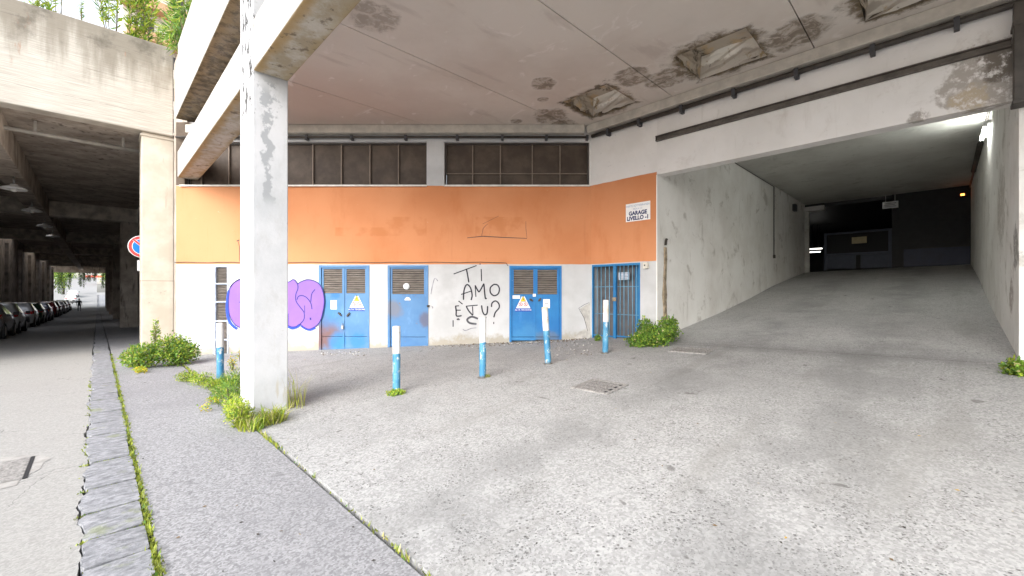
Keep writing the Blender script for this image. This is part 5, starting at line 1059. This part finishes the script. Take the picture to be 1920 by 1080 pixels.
deck_plant(212, -40, .30, -.15, 6, 'tall leafy green plant on the viaduct against the white sky', 4, (4, 6, 1)); deck_plant(248, -30, .34, 0, 8, 'dense yellow green plant on the viaduct before the pale tower', 5, (4, 6, 1), .7); deck_plant(272, -20, .34, 0, 7, 'leafy green plant leaning beside the dense one on the viaduct', 6, (4, 6, 1), .75); deck_plant(297, 42, .2, .1, 4, 'short green plant near the right end of the viaduct top', 7, (4, 5, 1), .5, .13)
# bushy plant on the terrace edge of the garage building
c = P(1.62, -14.4, 8.55); bush('terrace_plant', 'dark green spiky plant spilling over the terrace edge of the building', 'plant', [(c, (.35, .65, .45)), (c + DW * .8 + UP * .35, (.3, .6, .35)), (c - DW * .6 + UP * .3, (.3, .5, .4))], 1100, .30, .035, (4, 2, 4), 40)
# ------------------------------------------------------------------ beyond: tower, trees, creepers, awning
T_ = empty('apartment_tower', P(8, -64, 0)); tag(T_, 'pale apartment tower with orange brown balcony bands behind the viaduct', 'building')
TF = Frame(P(1.85, -58), D2, DW)
mb = MB(); mb.fbox(TF, 0, 14, -1, 46, -14, 0); mb.build('wall', plain('cream_tower_render', (.74, .70, .62), .85), T_)
for k in range(12):
    zb = 7.4 + 3.3 * k
    mb = MB(); mb.fbox(TF, -.2 if k % 2 else .25, 14, zb, zb + .9, .003, 1.4); mb.build('balcony_band', plain('orange_brown_band', (.56, .33, .19), .8) if k == 0 else bpy.data.materials['orange_brown_band' if k in (6, 7) else 'cream_tower_render'], T_)
    for u in (1.2, 3.6, 6.2, 8.8, 11.4):
        mb = MB(); mb.fbox(TF, u, u + 1.3, zb + .95, zb + 2.9, .003, .05); wf = mb.build('window', M['sill'], T_); mb = MB(); mb.fbox(TF, u + .1, u + .62, zb + 1.05, zb + 2.8, .051, .07); mb.fbox(TF, u + .68, u + 1.2, zb + 1.05, zb + 2.8, .051, .07); mb.build('pane', M['darkgrey'], wf)
def tree(lab, c, h, cr, n, seed, weights=(3, 3, 4)):
    r = random.Random(seed); e = empty('tree', c); tag(e, lab, 'tree', 'trees beyond the viaduct'); mb = MB()
    mb.tube([c, c + UP * h * .3 + D2 * .1, c + UP * h * .55], [.22, .17, .11], 8)
    ends = []
    for i in range(9): q = rv(r); p1 = c + UP * h * r.uniform(.5, .85) + Vector((q.x, q.y, 0)) * cr * .75; mb.tube([c + UP * h * r.uniform(.3, .5), (c + UP * h * .5).lerp(p1, .6), p1], [.09, .06, .025], 6); ends.append(p1)
    mb.build('trunk', M['bark'], e); ml = MB()
    for i in range(n): p0 = r.choice(ends); q = rv(r); p_ = p0 + q * cr * .55 * r.random() ** .5; leaf(ml, p_, (rv(r) + UP * .2).normalized(), rv(r), r.uniform(.18, .4), r.uniform(.10, .2), r.choices((0, 1, 2), weights)[0])
    ml.build('crown', LV, e)
for i, (t, w, h, cr, lab) in enumerate([(-6.2, -116, 7.5, 2.6, 'leafy tree left of the street just beyond the viaduct'), (-7.5, -128, 9, 3.2, 'taller green tree behind the first one beyond the viaduct'), (-5.6, -142, 8, 2.6, 'pale green tree farther up the street beyond the viaduct'), (2.6, -124, 8.5, 2.4, 'tree on the right side of the street beyond the viaduct'), (-3, -186, 9, 3.5, 'distant tree at the top of the street')]): tree(lab, P(t, w, zroad(w) - .3), h, cr, 1500, 60 + i)
def creeper(lab, t, l, seed, n=420):
    r = random.Random(seed); c = P(t, -109.9, 5.6); e = empty('hanging_creeper', c); tag(e, lab, 'creeper', 'creepers hanging over the far mouth of the underpass'); ms, ml = MB(), MB()
    for s in range(5):
        a = c + D2 * r.uniform(-.35, .35) + DW * r.uniform(-.3, .1); ln = l * r.uniform(.6, 1.1); ms.tube([a, a - UP * ln * .5 + D2 * r.uniform(-.1, .1), a - UP * ln], .012, 4)
        for i in range(n // 5): leaf(ml, a - UP * ln * r.random() + rv(r) * .14, (rv(r) - UP * .7).normalized(), rv(r), .15 * r.uniform(.6, 1.3), .09, r.choices((0, 1, 2), (1, 1, 4))[0])
    ms.build('stems', M['stem'], e); ml.build('foliage', [M['leaf_a'], M['leaf_c'], M['leaf_d']], e)
for i, (t, l, lab) in enumerate([(-4.7, 4.6, 'long green creeper at the left edge of the far underpass mouth'), (-3.7, 4.0, 'creeper second from the left over the far underpass mouth'), (-2.1, 3.4, 'thick dark creeper over the middle of the far underpass mouth'), (-1.3, 2.9, 'dark creeper just right of the thick one at the far underpass mouth'), (-.3, 2.0, 'short creeper over the bright roadway at the far underpass mouth'), (.95, 4.2, 'creeper at the right edge of the far underpass mouth')]): creeper(lab, t, l, 80 + i, 1100 if i in (0, 2) else 700)
A_ = empty('awning', P(.0, -168, zroad(-168))); tag(A_, 'red awning at the top of the bright street', 'awning'); z = zroad(-168)
mb = MB(); mb.hexa([P(-2.4, -170, z + 2.6), P(1.2, -170, z + 2.6), P(1.2, -167, z + 2.0), P(-2.4, -167, z + 2.0), P(-2.4, -170, z + 2.66), P(1.2, -170, z + 2.66), P(1.2, -167, z + 2.06), P(-2.4, -167, z + 2.06)]); mb.build('canvas', plain('red_canvas', (.62, .09, .05), .8), A_)
mb = MB()
for t in (-2.3, 1.1):
    mb.tube([P(t, -167.1, z - .1), P(t, -167.1, z + 2.05)], .04, 6); mb.tube([P(t, -169.9, z - .1), P(t, -169.9, z + 2.62)], .04, 6)
mb.build('frame', M['steel'], A_)
H_ = empty('street_building', P(0, -205, 6)); tag(H_, 'bright cream building closing the far end of the street', 'building'); HF = Frame(P(-14, -204), D2, DW)
mb = MB(); mb.fbox(HF, 0, 30, 4, 17, -10, 0); mb.build('wall', plain('cream_street_render', (.72, .68, .6), .85), H_)
for k in range(3):
    for j in range(9): mb = MB(); mb.fbox(HF, 1.5 + j * 3.1, 2.7 + j * 3.1, 7.6 + 3.1 * k, 9.2 + 3.1 * k, .003, .05); mb.build('window', M['darkgrey'], H_)
